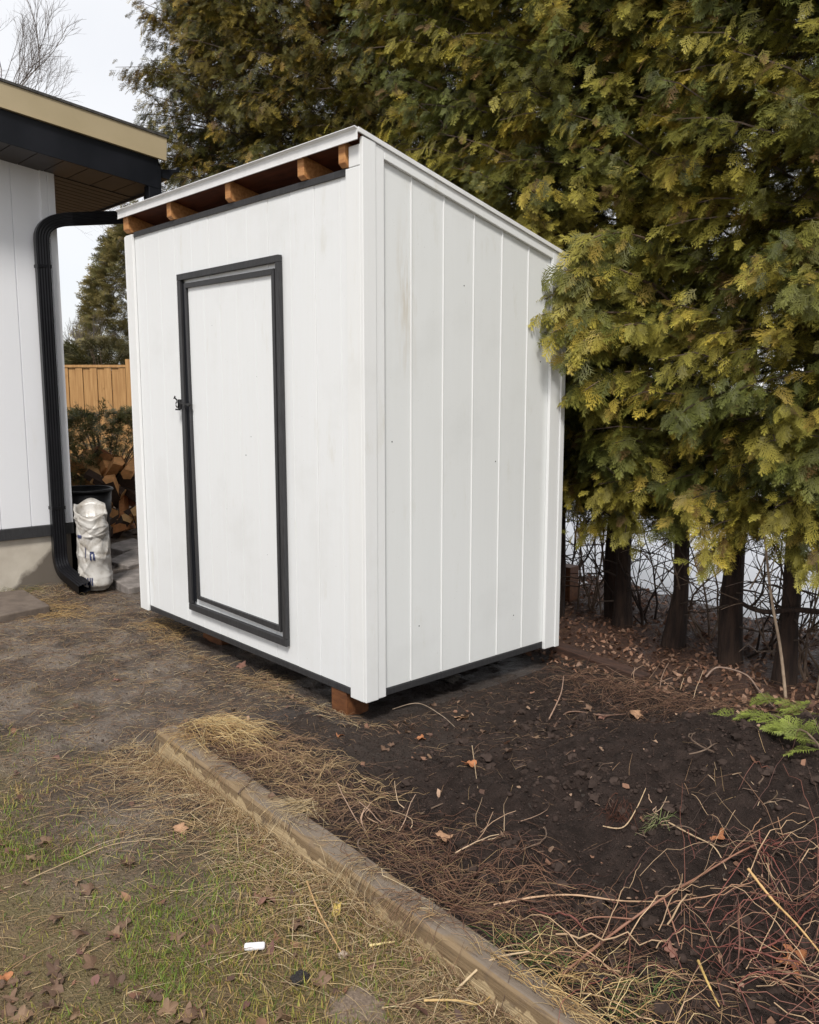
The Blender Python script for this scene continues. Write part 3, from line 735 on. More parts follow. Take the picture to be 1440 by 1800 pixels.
def cedar(seed, H=6.6, z0=.75, rad=.78, nb=120, fr=20, tmpl=None, size=(.13, .24), gold=.16, thin=1.0, tint=(1, 1, 1)):
    r = np.random.default_rng(seed); crown = MB(); limbs = MB(); pos = []; dr = []; nr = []; sz = []; co = []; P_ = []; Rr = []
    for i in range(nb):
        t = (i+r.random())/nb; z = z0+.15+(H-z0-.3)*t
        L = rad*(1-smooth(t, .62, 1.0)*.80)*r.uniform(.55, 1.12)*(.75+.25*smooth(t, 0, .08)); az = i*2.39996+r.normal(0, .25)
        if t < .12: L *= .95
        el = R_(r.normal(18, 12)) if t > .15 else R_(r.normal(2, 12))
        u = np.linspace(0, 1, 6)
        out = np.array([math.cos(az), math.sin(az), 0])
        zc = z + L*(np.tan(el)*u*.7 + .25*u*u - .28*u**3)
        B = out*(u*L)[:, None] + np.stack([0*u+.02*r.normal(0, 1)*u, 0*u, zc], 1) + r.normal(0, .012, (6, 3))*u[:, None]
        P_.append(B); Rr.append(.0075*(1-.8*u)+.0008)
        bold = r.random() < gold; base = GREENS[r.integers(0, 5)]*r.uniform(.8, 1.25)
        for k in range(fr):
            q = .16+.84*((k+r.random())/fr)**.85; j = min(4, int(q*5)); f = q*5-j
            p = B[j]*(1-f)+B[j+1]*f; T = B[j+1]-B[j]; T /= np.linalg.norm(T)
            lat = np.cross(T, (0, 0, 1)); lat /= np.linalg.norm(lat)+1e-9; s = 1 if k % 2 else -1
            d = T*r.uniform(.35, .9)+lat*s*r.uniform(.2, .95)*(1-.4*q)+np.array([0, 0, r.normal(-.48, .32)])
            nn = np.array([0, 0, .65])+out*r.uniform(.1, 1.0)+lat*r.normal(0, .45)
            pos.append(p+r.normal(0, .035, 3)+np.array([0, 0, -.05*r.random()**2])); dr.append(d); nr.append(nn); sz.append(r.uniform(*size)*(1.15-.3*q))
            c = base*r.uniform(.55, 1.3, 1)
            if (bold and q > .55 and r.random() < .8) or r.random() < .035: c = GOLD[r.integers(0, 4)]*r.uniform(.7, 1.15)
            if r.random() < .03: c = np.array((.17, .105, .04))*r.uniform(.6, 1.2)
            co.append(c*np.array(tint))
    n = int(len(pos)*thin)
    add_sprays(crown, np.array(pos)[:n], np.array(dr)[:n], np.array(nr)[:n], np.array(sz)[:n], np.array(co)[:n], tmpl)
    limbs.tubes(np.array(P_), np.array(Rr), 3)
    for k in range(9):
        a = r.uniform(0, 6.28); z = r.uniform(.15, z0+.25); o_ = np.array([math.cos(a), math.sin(a), r.uniform(-.3, .5)]); u_ = np.linspace(0, 1, 6)[:, None]
        limbs.tubes(np.array([0, 0, z])+o_*u_*r.uniform(.12, .45)+r.normal(0, .012, (6, 3))*u_, np.linspace(.007, .002, 6), 5)
    # trunk
    tk = MB(); u = np.linspace(0, 1, 16); sway = np.cumsum(r.normal(0, .012, (16, 2)), 0)
    TP = np.stack([sway[:, 0], sway[:, 1], -.12+(H+.1)*u], 1); rr = .047*(1-.85*u)+.004; rr = rr*(1+.10*r.normal(0, 1, 16)); rr[0] *= 1.5; rr[1] *= 1.08
    tk.tubes(TP, rr, 12)
    return crown, limbs, tk
_r = np.random.default_rng(3)
T_near = [spray_template(_r, 6, 3) for _ in range(8)]
T_far = [spray_template(_r, 5, 2) for _ in range(6)]
protos = []
for i in range(3): protos.append(cedar(100+i, H=6.8, z0=.60, rad=.82, nb=225, fr=54, tmpl=T_near, size=(.06, .13), gold=.24))
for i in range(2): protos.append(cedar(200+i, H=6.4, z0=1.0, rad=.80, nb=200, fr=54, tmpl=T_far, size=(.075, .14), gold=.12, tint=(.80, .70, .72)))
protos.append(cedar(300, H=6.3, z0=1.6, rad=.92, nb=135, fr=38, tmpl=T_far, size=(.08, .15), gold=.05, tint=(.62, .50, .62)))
meshes = []
for (c, l, t) in protos:
    ms = (c.mesh('crown', colors=True), l.mesh('limbs'), t.mesh('trunk'))
    for m_, mm in zip(ms, (leaf_m, limb_m, bark)): m_.materials.append(mm)
    ms[2].polygons.foreach_set('use_smooth', np.ones(len(ms[2].polygons), bool)); meshes.append(ms)
def tree(kind, x, y, rz, sc_, label, lean=(0, 0), group='cedars of the hedge row'):
    t = thing('cedar_tree', label, 'tree', (x, y, float(gh(x, y))), group); t.rotation_euler = (lean[0], lean[1], rz); t.scale = (sc_, sc_, sc_)
    for nm, me in zip(('crown', 'limbs', 'trunk'), meshes[kind]):
        o = bpy.data.objects.new(nm, me); COL.objects.link(o); o.parent = t
        if nm == 'limbs': tag(o, kind='stuff')
    return t
hid = 'cedar of the hedge rising behind the shed roof, its trunk hidden by the shed'
rows = [  # kind, x, y, label
 (1, 2.62, 2.02, 'cedar at the right end of the hedge row, mostly out of the picture'),
 (0, 2.18, 2.10, 'cedar right of the pale dead sapling, at the right edge of the picture'),
 (2, 1.76, 2.06, 'cedar with shaded trunk behind the pale dead sapling'),
 (1, 1.34, 2.12, 'cedar whose slim trunk stands at the right edge beside a bent black branch'),
 (0, 1.05, 1.98, 'cedar with thick dark trunk just left of the pale dead sapling'),
 (2, .71, 2.06, 'cedar with slim brown trunk between two thicker dark trunks'),
 (1, .31, 2.10, 'cedar with thick straight trunk, second clear trunk right of the twin stems'),
 (0, -.11, 2.20, 'cedar with leaning reddish stem, right one of the twin stems'),
 (2, -.25, 2.32, 'cedar with slim stem, left one of the twin stems'),
 (1, -.60, 2.10, 'cedar with black shaded trunk hard against the back corner of the shed'),
 (0, -1.05, 2.25, hid), (2, -1.5, 2.2, hid), (1, -1.95, 2.3, hid), (3, -2.4, 2.25, hid), (4, -2.85, 2.3, hid), (3, -3.3, 2.2, hid), (4, -3.75, 2.3, hid), (3, -4.25, 2.25, hid),
 (4, -4.75, 2.2, 'cedar between the shed roof and the thin crowned cedar, sky at its edge'),
 (5, -5.45, 2.25, 'thin crowned dark cedar with sky showing through, beside the house roof'),
]
for i, (k, x, y, lab) in enumerate(rows):
    tree(k, x, y, i*2.1+.4, 1+.04*math.sin(i*3.1), lab, (R_(2*math.sin(i*5)), R_(2.5*math.sin(i*3+1))))
# one low bough of the hedge hangs in front of the shed's far corner
bough = thing('cedar_bough', 'cedar bough with gold tips hanging across the far right corner of the shed', 'branch', (.35, 1.95, 1.75))
bm_, bl = MB(), MB(); pos = []; dr = []; nr = []; sz = []; co = []
r = np.random.default_rng(5)
for (a, b2) in [((.35, 1.95, 1.75), (-.02, 1.16, 1.93)), ((.35, 1.95, 1.75), (.12, 1.26, 1.72)), ((.4, 1.95, 1.95), (.10, 1.26, 2.16)), ((.4, 1.95, 1.55), (.14, 1.34, 1.52)), ((.4, 1.9, 2.05), (.0, 1.22, 2.02)), ((.4, 1.9, 2.2), (.12, 1.34, 2.30)), ((.4, 1.9, 1.85), (.06, 1.2, 1.84)), ((.5, 1.9, 1.75), (.2, 1.3, 1.80))]:
    a, b2 = np.array(a), np.array(b2); u = np.linspace(0, 1, 6)[:, None]; B = a*(1-u)+b2*u+np.array([0, 0, .12])*np.sin(u*3.1); bl.tubes(B, np.linspace(.009, .002, 6), 4)
    g = r.random() < .5
    for k in range(40):
        q = .30+.7*k/40; j = min(4, int(q*5)); f = q*5-j; p = B[j]*(1-f)+B[j+1]*f; T = (b2-a)/np.linalg.norm(b2-a); lat = np.cross(T, (0, 0, 1))
        pos.append(p+r.normal(0, .02, 3)); dr.append(T*.55+lat*r.uniform(-.8, .8)+np.array([0, 0, r.normal(-.55, .25)])); nr.append(np.array([.6, -.2, .6])+r.normal(0, .3, 3)); sz.append(r.uniform(.09, .17))
        co.append(GOLD[r.integers(0, 4)]*.8 if r.random() < .25 else GREENS[r.integers(0, 5)]*r.uniform(.8, 1.2))
pos = np.array(pos); 
add_sprays(bm_, pos, np.array(dr), np.array(nr), np.array(sz), np.array(co), T_near)
bm_.build('foliage', leaf_m, bough, colors=True, solid=False); bl.build('stem', twig_bark, bough)

def dp(u, v, D): return CAM+(FWD + RGT*(u-720)/FPX + DWN*(v-900)/FPX)*D
# far conifer and the hedge behind the board fence
def soft_bush(name, label, cat, c, rx, ry, rz, n, size, cols, cone=0, seed=1, trunk=.0, tm=None):
    r = np.random.default_rng(seed); t = thing(name, label, cat, (c[0], c[1], c[2]))
    th = r.uniform(0, 2*np.pi, n); u = r.uniform(0, 1, n)**.5*.35+.65; h = r.uniform(0, 1, n)
    if cone: rad = (1-h)**.55+.06; pz = h*rz
    else:
        ph = np.arccos(1-1.7*h); rad = np.sin(ph)*.9+.05; pz = (np.cos(ph)*.55+.45)*rz
    lump = .8+.4*vnoise(th*2.5+7, pz*3/rz*2, seed)
    p = np.stack([c[0]+rx*rad*u*lump*np.cos(th), c[1]+ry*rad*u*lump*np.sin(th), c[2]+pz], 1)
    d = np.stack([np.cos(th), np.sin(th), r.normal(.35, .4, n)], 1)+r.normal(0, .3, (n, 3))
    nn = np.array([0, 0, .8])+r.normal(0, .5, (n, 3))
    col = np.array(cols)[r.integers(0, len(cols), n)]*r.uniform(.7, 1.3, (n, 1))
    mb = MB(); add_sprays(mb, p, d, nn, r.uniform(*size, n), col, tm or T_far); mb.build('foliage', leaf_m, t, colors=True, solid=False)
    tb = MB(); k = 10
    if cone: tb.tubes(np.stack([np.full(6, c[0]), np.full(6, c[1]), c[2]-.1+np.linspace(0, rz, 6)], 1), np.linspace(.16, .02, 6), 10); tb.build('trunk', bark, t)
    else:
        e = p[r.integers(0, n, 40)]; base = np.array([c[0], c[1], c[2]-.05]); q = np.linspace(0, 1, 5)[None, :, None]
        tb.tubes(base+(e[:, None]-base)*q+np.array([0, 0, .1])*np.sin(q*3.1), np.linspace(.018, .004, 5)[None], 4); tb.build('stems', twig_bark, t)
    return t
soft_bush('conifer', 'distant broad conifer standing alone against the sky beyond the fence', 'tree', (*(dp(268, 600, 20)[:2]), 0), 1.95, 1.95, 5.4, 7000, (.22, .38), [(.18, .15, .055), (.14, .13, .05), (.21, .17, .065)], 1, 12)
soft_bush('juniper_bush', 'dark green juniper bush growing over the firewood heap', 'bush', (-6.85, 1.68, .22), .80, .80, 1.05, 1500, (.12, .22), [(.10, .115, .04), (.14, .135, .05), (.19, .165, .065)], 0, 15)
for i, (x, y, s_) in enumerate([(-12.6, 3.0, 1.0), (-12.0, 3.9, 1.05), (-11.4, 4.9, 1.1)]):
    soft_bush('hedge_shrub', ['rounded olive shrub topping the fence beside the house corner', 'rounded olive shrub topping the middle of the visible fence', 'rounded olive shrub topping the fence beside the shed'][i], 'shrub', (x, y, .75), .95, .95, 1.45*s_, 700, (.25, .4), [(.085, .075, .028), (.07, .07, .026), (.12, .10, .04)], 0, 20+i)['group'] = 'shrubs behind the board fence'

# bare trees
def bare(name, label, base, H, spread, seed, maxd=6, lean=(0, 0), thick=.017):
    r = np.random.default_rng(seed); t = thing(name, label, 'tree', base); tk, br = MB(), MB()
    def grow(p, d, L, rad, dep):
        n = 5; P = [p]; 
        for k in range(n-1):
            d = d+r.normal(0, .09, 3)+np.array([0, 0, .03]); d = d/np.linalg.norm(d); P.append(P[-1]+d*L/(n-1))
        P = np.array(P); (tk if dep == 0 else br).tubes(P, np.linspace(rad, rad*.62, n), 7 if dep < 2 else (4 if dep < 4 else 3))
        if dep >= maxd: return
        m = 3 if dep < 2 else r.integers(3, 5)
        for k in range(m):
            f = r.uniform(.45, 1.0) if k else 1.0; j = min(n-2, int(f*(n-1))); q = P[j]+(P[j+1]-P[j])*(f*(n-1)-j)
            a = r.normal(0, 1, 3); a -= d*np.dot(a, d); a /= np.linalg.norm(a)
            nd_ = d*math.cos(spread)+a*math.sin(spread)*r.uniform(.6, 1.2); nd_ /= np.linalg.norm(nd_)
            grow(q, nd_, L*r.uniform(.58, .80), rad*(.58 if k else .72), dep+1)
    grow(np.array(base, float)-np.array([0, 0, .1]), np.array([lean[0], lean[1], 1.0]), H*.34, H*thick, 0)
    tk.build('trunk', grey_bark, t); tag(br.build('branches', grey_bark, t), kind='stuff'); return t
bare('bare_tree', 'bare leafless tree with fine branches above the house roof', (*(dp(-130, 100, 24)[:2]), 0), 14, .46, 23, 7, (.02, .02), .0045)
bare('bare_tree', 'small bare tree with thin twigs beyond the fence, beside the house corner', (*(dp(108, 600, 17)[:2]), 0), 3.4, .35, 9, 5, (0, 0), .007)

# ------------------------------------------------------------------ chain link fence, scrub and litter below the hedge
clf = thing('chain_link_fence', 'wire chain link fence behind the hedge trunks', 'fence', (.3, 2.62, 0))
yf = 2.62; xs = np.arange(-3.8, 3.6, .085); Pm = []
for s_ in (1, -1):
    for x in xs:
        k = np.arange(0, 14); z = .02+k*.085
        xx = x+s_*k*.0425*1.0; Pm.append(np.stack([xx, yf+.004*s_*np.cos(k*np.pi), z], 1))
mb = MB(); mb.tubes(np.array(Pm), .0017, 3); tag(mb.build('mesh', wire_m, clf), None)
for x in (-2.6, -.4, 1.95): place(lambda mb: mb.tubes(np.array([(x, yf+.03, -.2), (x, yf+.03, 1.25)]), .022, 10, cap=True), 'post', wire_m, clf, smooth_=False)
place(lambda mb: mb.tubes(np.array([(-3.8, yf+.03, 1.2), (3.6, yf+.03, 1.2)]), .017, 8), 'top_rail', wire_m, clf)
tag(block('rust brown block standing in the litter behind the shed corner', -1.03, -.72, 2.42, 2.54, -.02, .30, .1), group='')
del bpy.data.objects[[o.name for o in bpy.data.objects if o.get('label', '').startswith('rust brown')][0]]['group']

def curve(p0, p1, sag, n=9, jit=.0, r=rng):
    u = np.linspace(0, 1, n)[:, None]; p0, p1 = np.array(p0), np.array(p1); c = p0*(1-u)+p1*u+np.array(sag)*np.sin(u*np.pi)
    return c+np.cumsum(r.normal(0, jit, (n, 3)), 0)*(u*(1-u)*4)
def smoothpath(pts, n=24):
    P = np.array(pts, float); t = np.linspace(0, len(P)-1, n); i = np.clip(t.astype(int), 0, len(P)-2); f = (t-i)[:, None]
    p0 = P[np.clip(i-1, 0, len(P)-1)]; p1 = P[i]; p2 = P[i+1]; p3 = P[np.clip(i+2, 0, len(P)-1)]
    return .5*((2*p1)+(-p0+p2)*f+(2*p0-5*p1+4*p2-p3)*f**2+(-p0+3*p1-3*p2+p3)*f**3)
def scrub(u, v, label, seed, n=7, hgt=.8):
    r = np.random.default_rng(seed); p = at(u, v); t = thing('bare_shrub', label, 'shrub', p, 'bare scrub stems below the hedge'); mb = MB()
    for k in range(n):
        a = p+np.array([*r.normal(0, .10, 2), -.02]); e = a+np.array([*r.normal(0, .22, 2), hgt*r.uniform(.5, 1.1)])
        C = curve(a, e, (*r.normal(0, .06, 2), 0), 9, .008, r); mb.tubes(C, np.linspace(r.uniform(.005, .011), .0025, 9), 5)
        for j in range(5):
            i = r.integers(2, 8); q = C[i]; mb.tubes(curve(q, q+np.array([*r.normal(0, .18, 2), r.uniform(0, .25)]), (0, 0, .03), 6, .006, r), np.linspace(.004, .0015, 6), 4)
    mb.build('stems', twig_bark if seed % 2 else bark, t)
for i, (u, v_, lab) in enumerate([(1005, 1035, 'thin dark scrub stems just right of the shed corner'), (1060, 1080, 'thin dark scrub between the shed and the twin stems'), (1135, 1095, 'thin scrub stems right of the twin stems'), (1230, 1120, 'thin scrub stems between the two clear trunks'), (1330, 1150, 'thin scrub stems between the slim brown trunk and the pale sapling'), (1420, 1190, 'thick scrub stems at the right edge of the picture')]):
    scrub(u, v_, lab, 40+i, 8 if i < 5 else 12, .9)
# a bent black bough between the trunks
p = [at(1300, 1060, .55), at(1330, 1075, .50), at(1365, 1078, .5), at(1400, 1070, .52), at(1440, 1075, .5)]
def wp(u, v, y):                                               # point of the upright plane at y seen at pixel u, v
    d = FWD + RGT*(u-720)/FPX + DWN*(v-900)/FPX; return CAM+d*((y-CAM[1])/d[1])
mb = MB(); mb.tubes(smoothpath([wp(1290, 1050, 2.0), wp(1318, 1068, 1.9), wp(1352, 1076, 1.85), wp(1400, 1072, 1.9), wp(1470, 1080, 1.95)]), np.linspace(.011, .016, 24), 7)
mb.tubes(smoothpath([wp(1318, 1068, 1.9), wp(1340, 1040, 1.95), wp(1345, 980, 2.0)]), np.linspace(.008, .004, 24), 5)
tag(mb.build('bent_branch', bark, smooth_=True), 'bent black branch curving between the hedge trunks at right', 'branch')
# pale dead sapling
p0 = at(1383, 1228); sap = thing('dead_sapling', 'pale dry dead sapling standing in front of the hedge at right', 'sapling', p0)
y0 = p0[1]
pale = simple('pale dry stem', (.42, .32, .23), (.28, .20, .14), (1, 1, 1), 20, .7, .2, .002)
def sapf(mb):
    mb.tubes(smoothpath([p0-np.array([0, 0, .03]), wp(1372, 1140, y0), wp(1356, 1050, y0), wp(1346, 960, y0-.02), wp(1342, 925, y0-.03)]), np.linspace(.009, .005, 24), 7)
    mb.tubes(smoothpath([wp(1348, 970, y0), wp(1335, 1005, y0), wp(1318, 1035, y0)], 12), .0035, 5)
    mb.tubes(smoothpath([wp(1350, 965, y0), wp(1375, 935, y0), wp(1440, 940, y0)], 12), .0032, 5)
    mb.tubes(smoothpath([wp(1343, 930, y0), wp(1360, 900, y0), wp(1366, 885, y0)], 12), .003, 5)
    mb.tubes(smoothpath([wp(1353, 1020, y0), wp(1362, 980, y0), wp(1366, 950, y0)], 12), .0025, 5)
place(sapf, 'stem', pale, sap, smooth_=True)

# ------------------------------------------------------------------ timbers
tim = MB(); L0, L1 = -.395, 3.3
xs = np.linspace(L0, L1, 60); 
prof = np.array([(0, -.04), (.001, .086), (.010, .095), (.088, .095), (.096, .086), (.096, -.04)])
V = []
for x in xs:
    y = yt(x)+(vnoise(np.array([x*2]), np.array([0.]), 3)[0]-.5)*.008; V.append([(x, y+a, z+(vnoise(np.array([x*9+a*40]), np.array([z*30]), 6)[0]-.5)*.008) for a, z in prof])
V = np.array(V); k = len(prof); idx = np.arange(60*k).reshape(60, k)
tim.add(V, np.stack([idx[:-1, :-1], idx[1:, :-1], idx[1:, 1:], idx[:-1, 1:]], -1).reshape(-1, 4)); tim.ng.append([int(i) for i in idx[0]]); tim.ng.append([int(i) for i in idx[-1]][::-1])
tag(tim.build('landscape_timber', timber_m, bevel=.003), 'pale weathered timber with dark wet stains edging the soil bed', 'timber')
a, b2 = at(985, 1152), at(1125, 1203); d = (b2-a)/np.linalg.norm(b2-a); M = np.array([[d[0], -d[1], 0, a[0]], [d[1], d[0], 0, a[1]], [0, 0, 1, 0], [0, 0, 0, 1]])
mb = MB(); mb.box(-.1, float(np.linalg.norm(b2-a)), 0, .09, -.03, float(gh(a[0], a[1]))+.045, M)
tag(mb.build('landscape_timber', simple('dark wet timber', (.075, .038, .026), (.035, .02, .015), (3, 20, 20), 3, .8, .4, .005), bevel=.006), 'dark wet timber half buried below the hedge beside the shed', 'timber')

# ------------------------------------------------------------------ ground cover (uncountable)
def strands(mb, P0, az, L, lift, rad, col, K=6, curl=.5, r=rng, base=gh, arch=0.0):
    """P0 (N,2) feet; lie along azimuth az with length L, wandering; rest on the ground with arch"""
    N = len(P0); u = np.linspace(0, 1, K)[None]; a = az[:, None]+curl*r.normal(0, 1, (N, 1))*u + r.normal(0, .13, (N, K)).cumsum(1)*.5*(r.random((N, 1)) < .4)
    st = L[:, None]/(K-1); dx_, dy_ = np.cos(a)*st, np.sin(a)*st
    x = P0[:, :1]+np.cumsum(dx_, 1)-dx_[:, :1]; y = P0[:, 1:]+np.cumsum(dy_, 1)-dy_[:, :1]
    lim = yt(x); lo = (P0[:, 1] < yt(P0[:, 0]))[:, None]; mrg = r.uniform(.004, .03, (N, 1))
    y = np.where((x > L0-.01) & lo, np.minimum(y, lim-mrg), y); y = np.where((x > L0-.01) & ~lo & (P0[:, 1] > yt(P0[:, 0])+.1)[:, None], np.maximum(y, lim+.02+mrg), y)
    zg = base(x, y); zg = .25*zg+.75*(zg[:, :1]*(1-u)+zg[:, -1:]*u)
    z = zg+lift[:, None]*(.15+np.sin(u*np.pi*r.uniform(.6, 1.0, (N, 1))))+.003
    mb.tubes(np.stack([x, y, z], -1), np.asarray(rad)[:, None]*(1-.5*u), 3, col)
def topz(x, y):                                               # ground, or the timber where there is one
    g = bed_h(x, y); g = np.where(bedmask(x, y) > .5, np.maximum(g, gh(x, y)), gh(x, y))
    on = (y > yt(x)-.005)*(y < yt(x)+.105)*(x > L0-.01)
    return np.where(on, np.maximum(g, .097), g)
STRAW = np.array([(.53, .39, .21), (.42, .285, .15), (.60, .48, .30), (.33, .205, .12), (.24, .145, .095), (.46, .33, .17)])
def pick(P, n, r=rng): return P[r.integers(0, len(P), n)]*r.uniform(.7, 1.2, (n, 1))
def inview(x, y, m=.12):
    q = np.stack([x, y, 0*x], -1)-CAM; z = q@FWD; u = (q@RGT)/z*FPX; v_ = (q@DWN)/z*FPX
    return (z > .5) & (abs(u) < 720+FPX*m) & (v_ < 900+FPX*m)
# lawn blades
n = 190000; x = rng.uniform(-3.4, 2.6, n); y = rng.uniform(-2.6, -.5, n)
wl = lawn_w(x, y)*(.10+1.3*smooth(fbm(x, y, 3.0, 4, 88), .46, .66)); k = (rng.random(n) < wl)*(y < yt(x)-.005+10*(x < L0))*inview(x, y); x, y = x[k], y[k]; n = len(x)
gr = MB(); a = rng.uniform(0, 2*np.pi, n); h = rng.uniform(.007, .027, n)*(1+.5*(rng.random(n) < .1)); ln = rng.normal(0, .9, n)
z = gh(x, y); u = np.array([0, .5, 1.0]); w_ = rng.uniform(.0010, .0019, n)
bx = x[:, None]+np.cos(a)[:, None]*h[:, None]*ln[:, None]*u**1.6; by = y[:, None]+np.sin(a)[:, None]*h[:, None]*ln[:, None]*u**1.6; bz = z[:, None]+h[:, None]*u-.003
C = np.stack([bx, by, bz], -1); sd_ = np.stack([-np.sin(a), np.cos(a), 0*a], -1)[:, None]*(w_[:, None]*np.array([1, .8, .1]))[..., None]
V = np.stack([C-sd_, C+sd_], 2); idx = np.arange(n*6).reshape(n, 3, 2)
F = np.stack([idx[:, :-1, 0], idx[:, :-1, 1], idx[:, 1:, 1], idx[:, 1:, 0]], -1).reshape(-1, 4)
gc = np.array([(.13, .20, .03), (.17, .23, .04), (.26, .25, .05), (.42, .32, .12), (.34, .23, .09), (.11, .16, .03)])
patch = fbm(x, y, 2.0, 3, 91); gi = np.where(rng.random(n) < smooth(patch, .38, .62), rng.integers(0, 3, n), rng.integers(2, 6, n))
gr.add(V, F, np.repeat(gc[gi]*rng.uniform(.7, 1.25, (n, 1)), 6, 0))
tag(gr.build('lawn_grass', grass_m, colors=True, solid=False), 'short patchy green and yellow lawn grass', 'grass', kind='stuff')
# straw litter: on the lawn, the mud, along the timber and on the soil
lt = MB()
def lawnonly(x, y): return (y < yt(x)-.004) | (x < L0-.02)
def scatter(n, fx, rad=(.0005, .0012), L=(.03, .14), lift=.012, cols=STRAW, K=5, curl=.35, only=None):
    x, y = fx(n); k = inview(x, y)*(only(x, y) if only else True)*(~((x > -2.35)*(x < .03)*(y > -.02)*(y < 1.4))); x, y = x[k], y[k]; n = len(x)
    strands(lt, np.stack([x, y], 1), rng.uniform(0, 2*np.pi, n), rng.uniform(*L, n), rng.uniform(.1, 1, n)*lift, rng.uniform(*rad, n), pick(cols, n), K, curl, base=topz)
U = rng.uniform
scatter(24000, lambda n: (U(-3.6, 2.6, n), U(-2.6, .2, n)), L=(.012, .065), lift=.008, only=lawnonly, cols=np.vstack([STRAW, STRAW[[3, 4]], [(.22, .15, .10)]]))
scatter(1300, lambda n: (U(-3.6, 2.6, n), U(-2.6, .2, n)), L=(.05, .16), lift=.008, curl=.2, only=lawnonly)                       # lawn
def nearT(n):
    x = U(-.55, 1.9, n); return x, yt(x)-.02-np.abs(rng.normal(0, .17, n))
scatter(2400, nearT, L=(.03, .16), lift=.016, rad=(.0005, .0013), curl=.2)
def onT(n):
    x = U(-.4, 2.2, n); return x, yt(x)+.13+np.abs(rng.normal(0, .14, n))
scatter(2300, onT, L=(.03, .15), lift=.018, curl=.2, rad=(.0005, .0012), cols=np.vstack([STRAW[[1, 3, 4, 4]], [(.16, .09, .06)], [(.13, .075, .055)]]))
scatter(7000, lambda n: (U(-4.5, .2, n), U(-1.5, .3, n)), L=(.012, .06), lift=.006, cols=np.vstack([STRAW[[3, 4]], [(.12, .08, .06)], [(.2, .15, .11)]]))
scatter(420, lambda n: (U(-.3, 2.4, n), U(-.7, 1.3, n)), L=(.015, .09), lift=.009, curl=.2, cols=np.vstack([STRAW[[1, 3, 4]], [(.12, .07, .05)], [(.09, .055, .045)]]))
scatter(3000, lambda n: (U(-1.2, 2.2, n), U(1.2, 2.6, n)), L=(.04, .16), lift=.02, cols=np.array([(.20, .10, .06), (.12, .065, .045), (.28, .17, .10), (.09, .05, .035)]))
scatter(900, lambda n: (U(.03, .9, n), U(-.1, 1.5, n)), L=(.02, .10), lift=.008, curl=.2, cols=np.array([(.20, .12, .08), (.12, .07, .05), (.32, .22, .14), (.09, .055, .04)]))
scatter(1100, lambda n: (lambda x: (x, yt(x)-.006-np.abs(rng.normal(0, .04, n))))(U(-.45, 1.9, n)), L=(.02, .09), lift=.035, rad=(.0005, .0013))
scatter(260, lambda n: (lambda x: (x, yt(x)+U(.01, .09, n)))(U(-.38, 1.9, n)), L=(.02, .10), lift=.006, rad=(.0005, .0011))
scatter(700, lambda n: (U(-2.4, .1, n), -np.abs(rng.normal(.03, .06, n))), L=(.03, .12), lift=.02)          # along the foot of the shed
scatter(500, lambda n: (U(-3.9, -3.5, n), U(-.9, .1, n)), L=(.03, .14), lift=.03)
tag(lt.build('straw_litter', straw_m, colors=True, solid=False), 'dry straw and stalk litter scattered over the yard', 'straw', kind='stuff')
# soil crumbs
_g = (1+5**.5)/2; oc = np.array([(-1, _g, 0), (1, _g, 0), (-1, -_g, 0), (1, -_g, 0), (0, -1, _g), (0, 1, _g), (0, -1, -_g), (0, 1, -_g), (_g, 0, -1), (_g, 0, 1), (-_g, 0, -1), (-_g, 0, 1)])/1.902
of = np.array([(0, 11, 5), (0, 5, 1), (0, 1, 7), (0, 7, 10), (0, 10, 11), (1, 5, 9), (5, 11, 4), (11, 10, 2), (10, 7, 6), (7, 1, 8), (3, 9, 4), (3, 4, 2), (3, 2, 6), (3, 6, 8), (3, 8, 9), (4, 9, 5), (2, 4, 11), (6, 2, 10), (8, 6, 7), (9, 8, 1)])
n = 32000; x = U(-.3, 2.7, n); y = U(-.85, 1.4, n); k = inview(x, y)*(bedmask(x, y) > .6)*(rng.random(n) < .3+.7*smooth(x+.2*y, .1, .8))*(~((x < .03)*(y > -.02))); x, y = x[k], y[k]; n = len(x)
s_ = .0018+.004*rng.random(n)**3+.012*(rng.random(n) < .035)*rng.random(n)**1.5; V = oc[None]*s_[:, None, None]*U(.68, 1.25, (n, 12, 1))*np.array([1, 1, .75]) + np.stack([x, y, bed_h(x, y)+s_*.25], 1)[:, None]
cm = MB(); cm.add(V, (of[None]+np.arange(n)[:, None, None]*12).reshape(-1, 3), np.repeat(np.array([(.034, .023, .019)])*U(.6, 1.8, (n, 1)), 12, 0))
tag(cm.build('soil_crumbs', crumb_m, colors=True, solid=False), 'loose dark crumbs of soil on the bed', 'soil', kind='stuff')
bmc = bmesh.new(); bmesh.ops.create_icosphere(bmc, subdivisions=2, radius=1); cv = np.array([v.co[:] for v in bmc.verts]); cf = np.array([[v.index for v in f.verts] for f in bmc.faces]); bmc.free()
n = 3400; x = U(.1, 2.7, n); y = U(-.75, 1.3, n); k = inview(x, y)*(bedmask(x, y) > .6)*(rng.random(n) < smooth(x+.2*y, .2, .9)*smooth(fbm(x, y, 3.2, 3, 71), .36, .6)); x, y = x[k], y[k]; n = len(x)
s_ = .006+.018*rng.random(n)**2.5; q = U(0, 50, (n, 1)); nzv = 1+.9*(vnoise(cv[None, :, 0]*1.7+q, cv[None, :, 1]*1.7+cv[None, :, 2]*1.3+q, 5)-.5)+.7*(vnoise(cv[None, :, 0]*3.6+q, cv[None, :, 2]*3.6-cv[None, :, 1]*2+q, 9)-.5)
V = cv[None]*(nzv*s_[:, None])[..., None]*np.array([1, 1, .7])+np.stack([x, y, bed_h(x, y)+s_*.05], 1)[:, None]
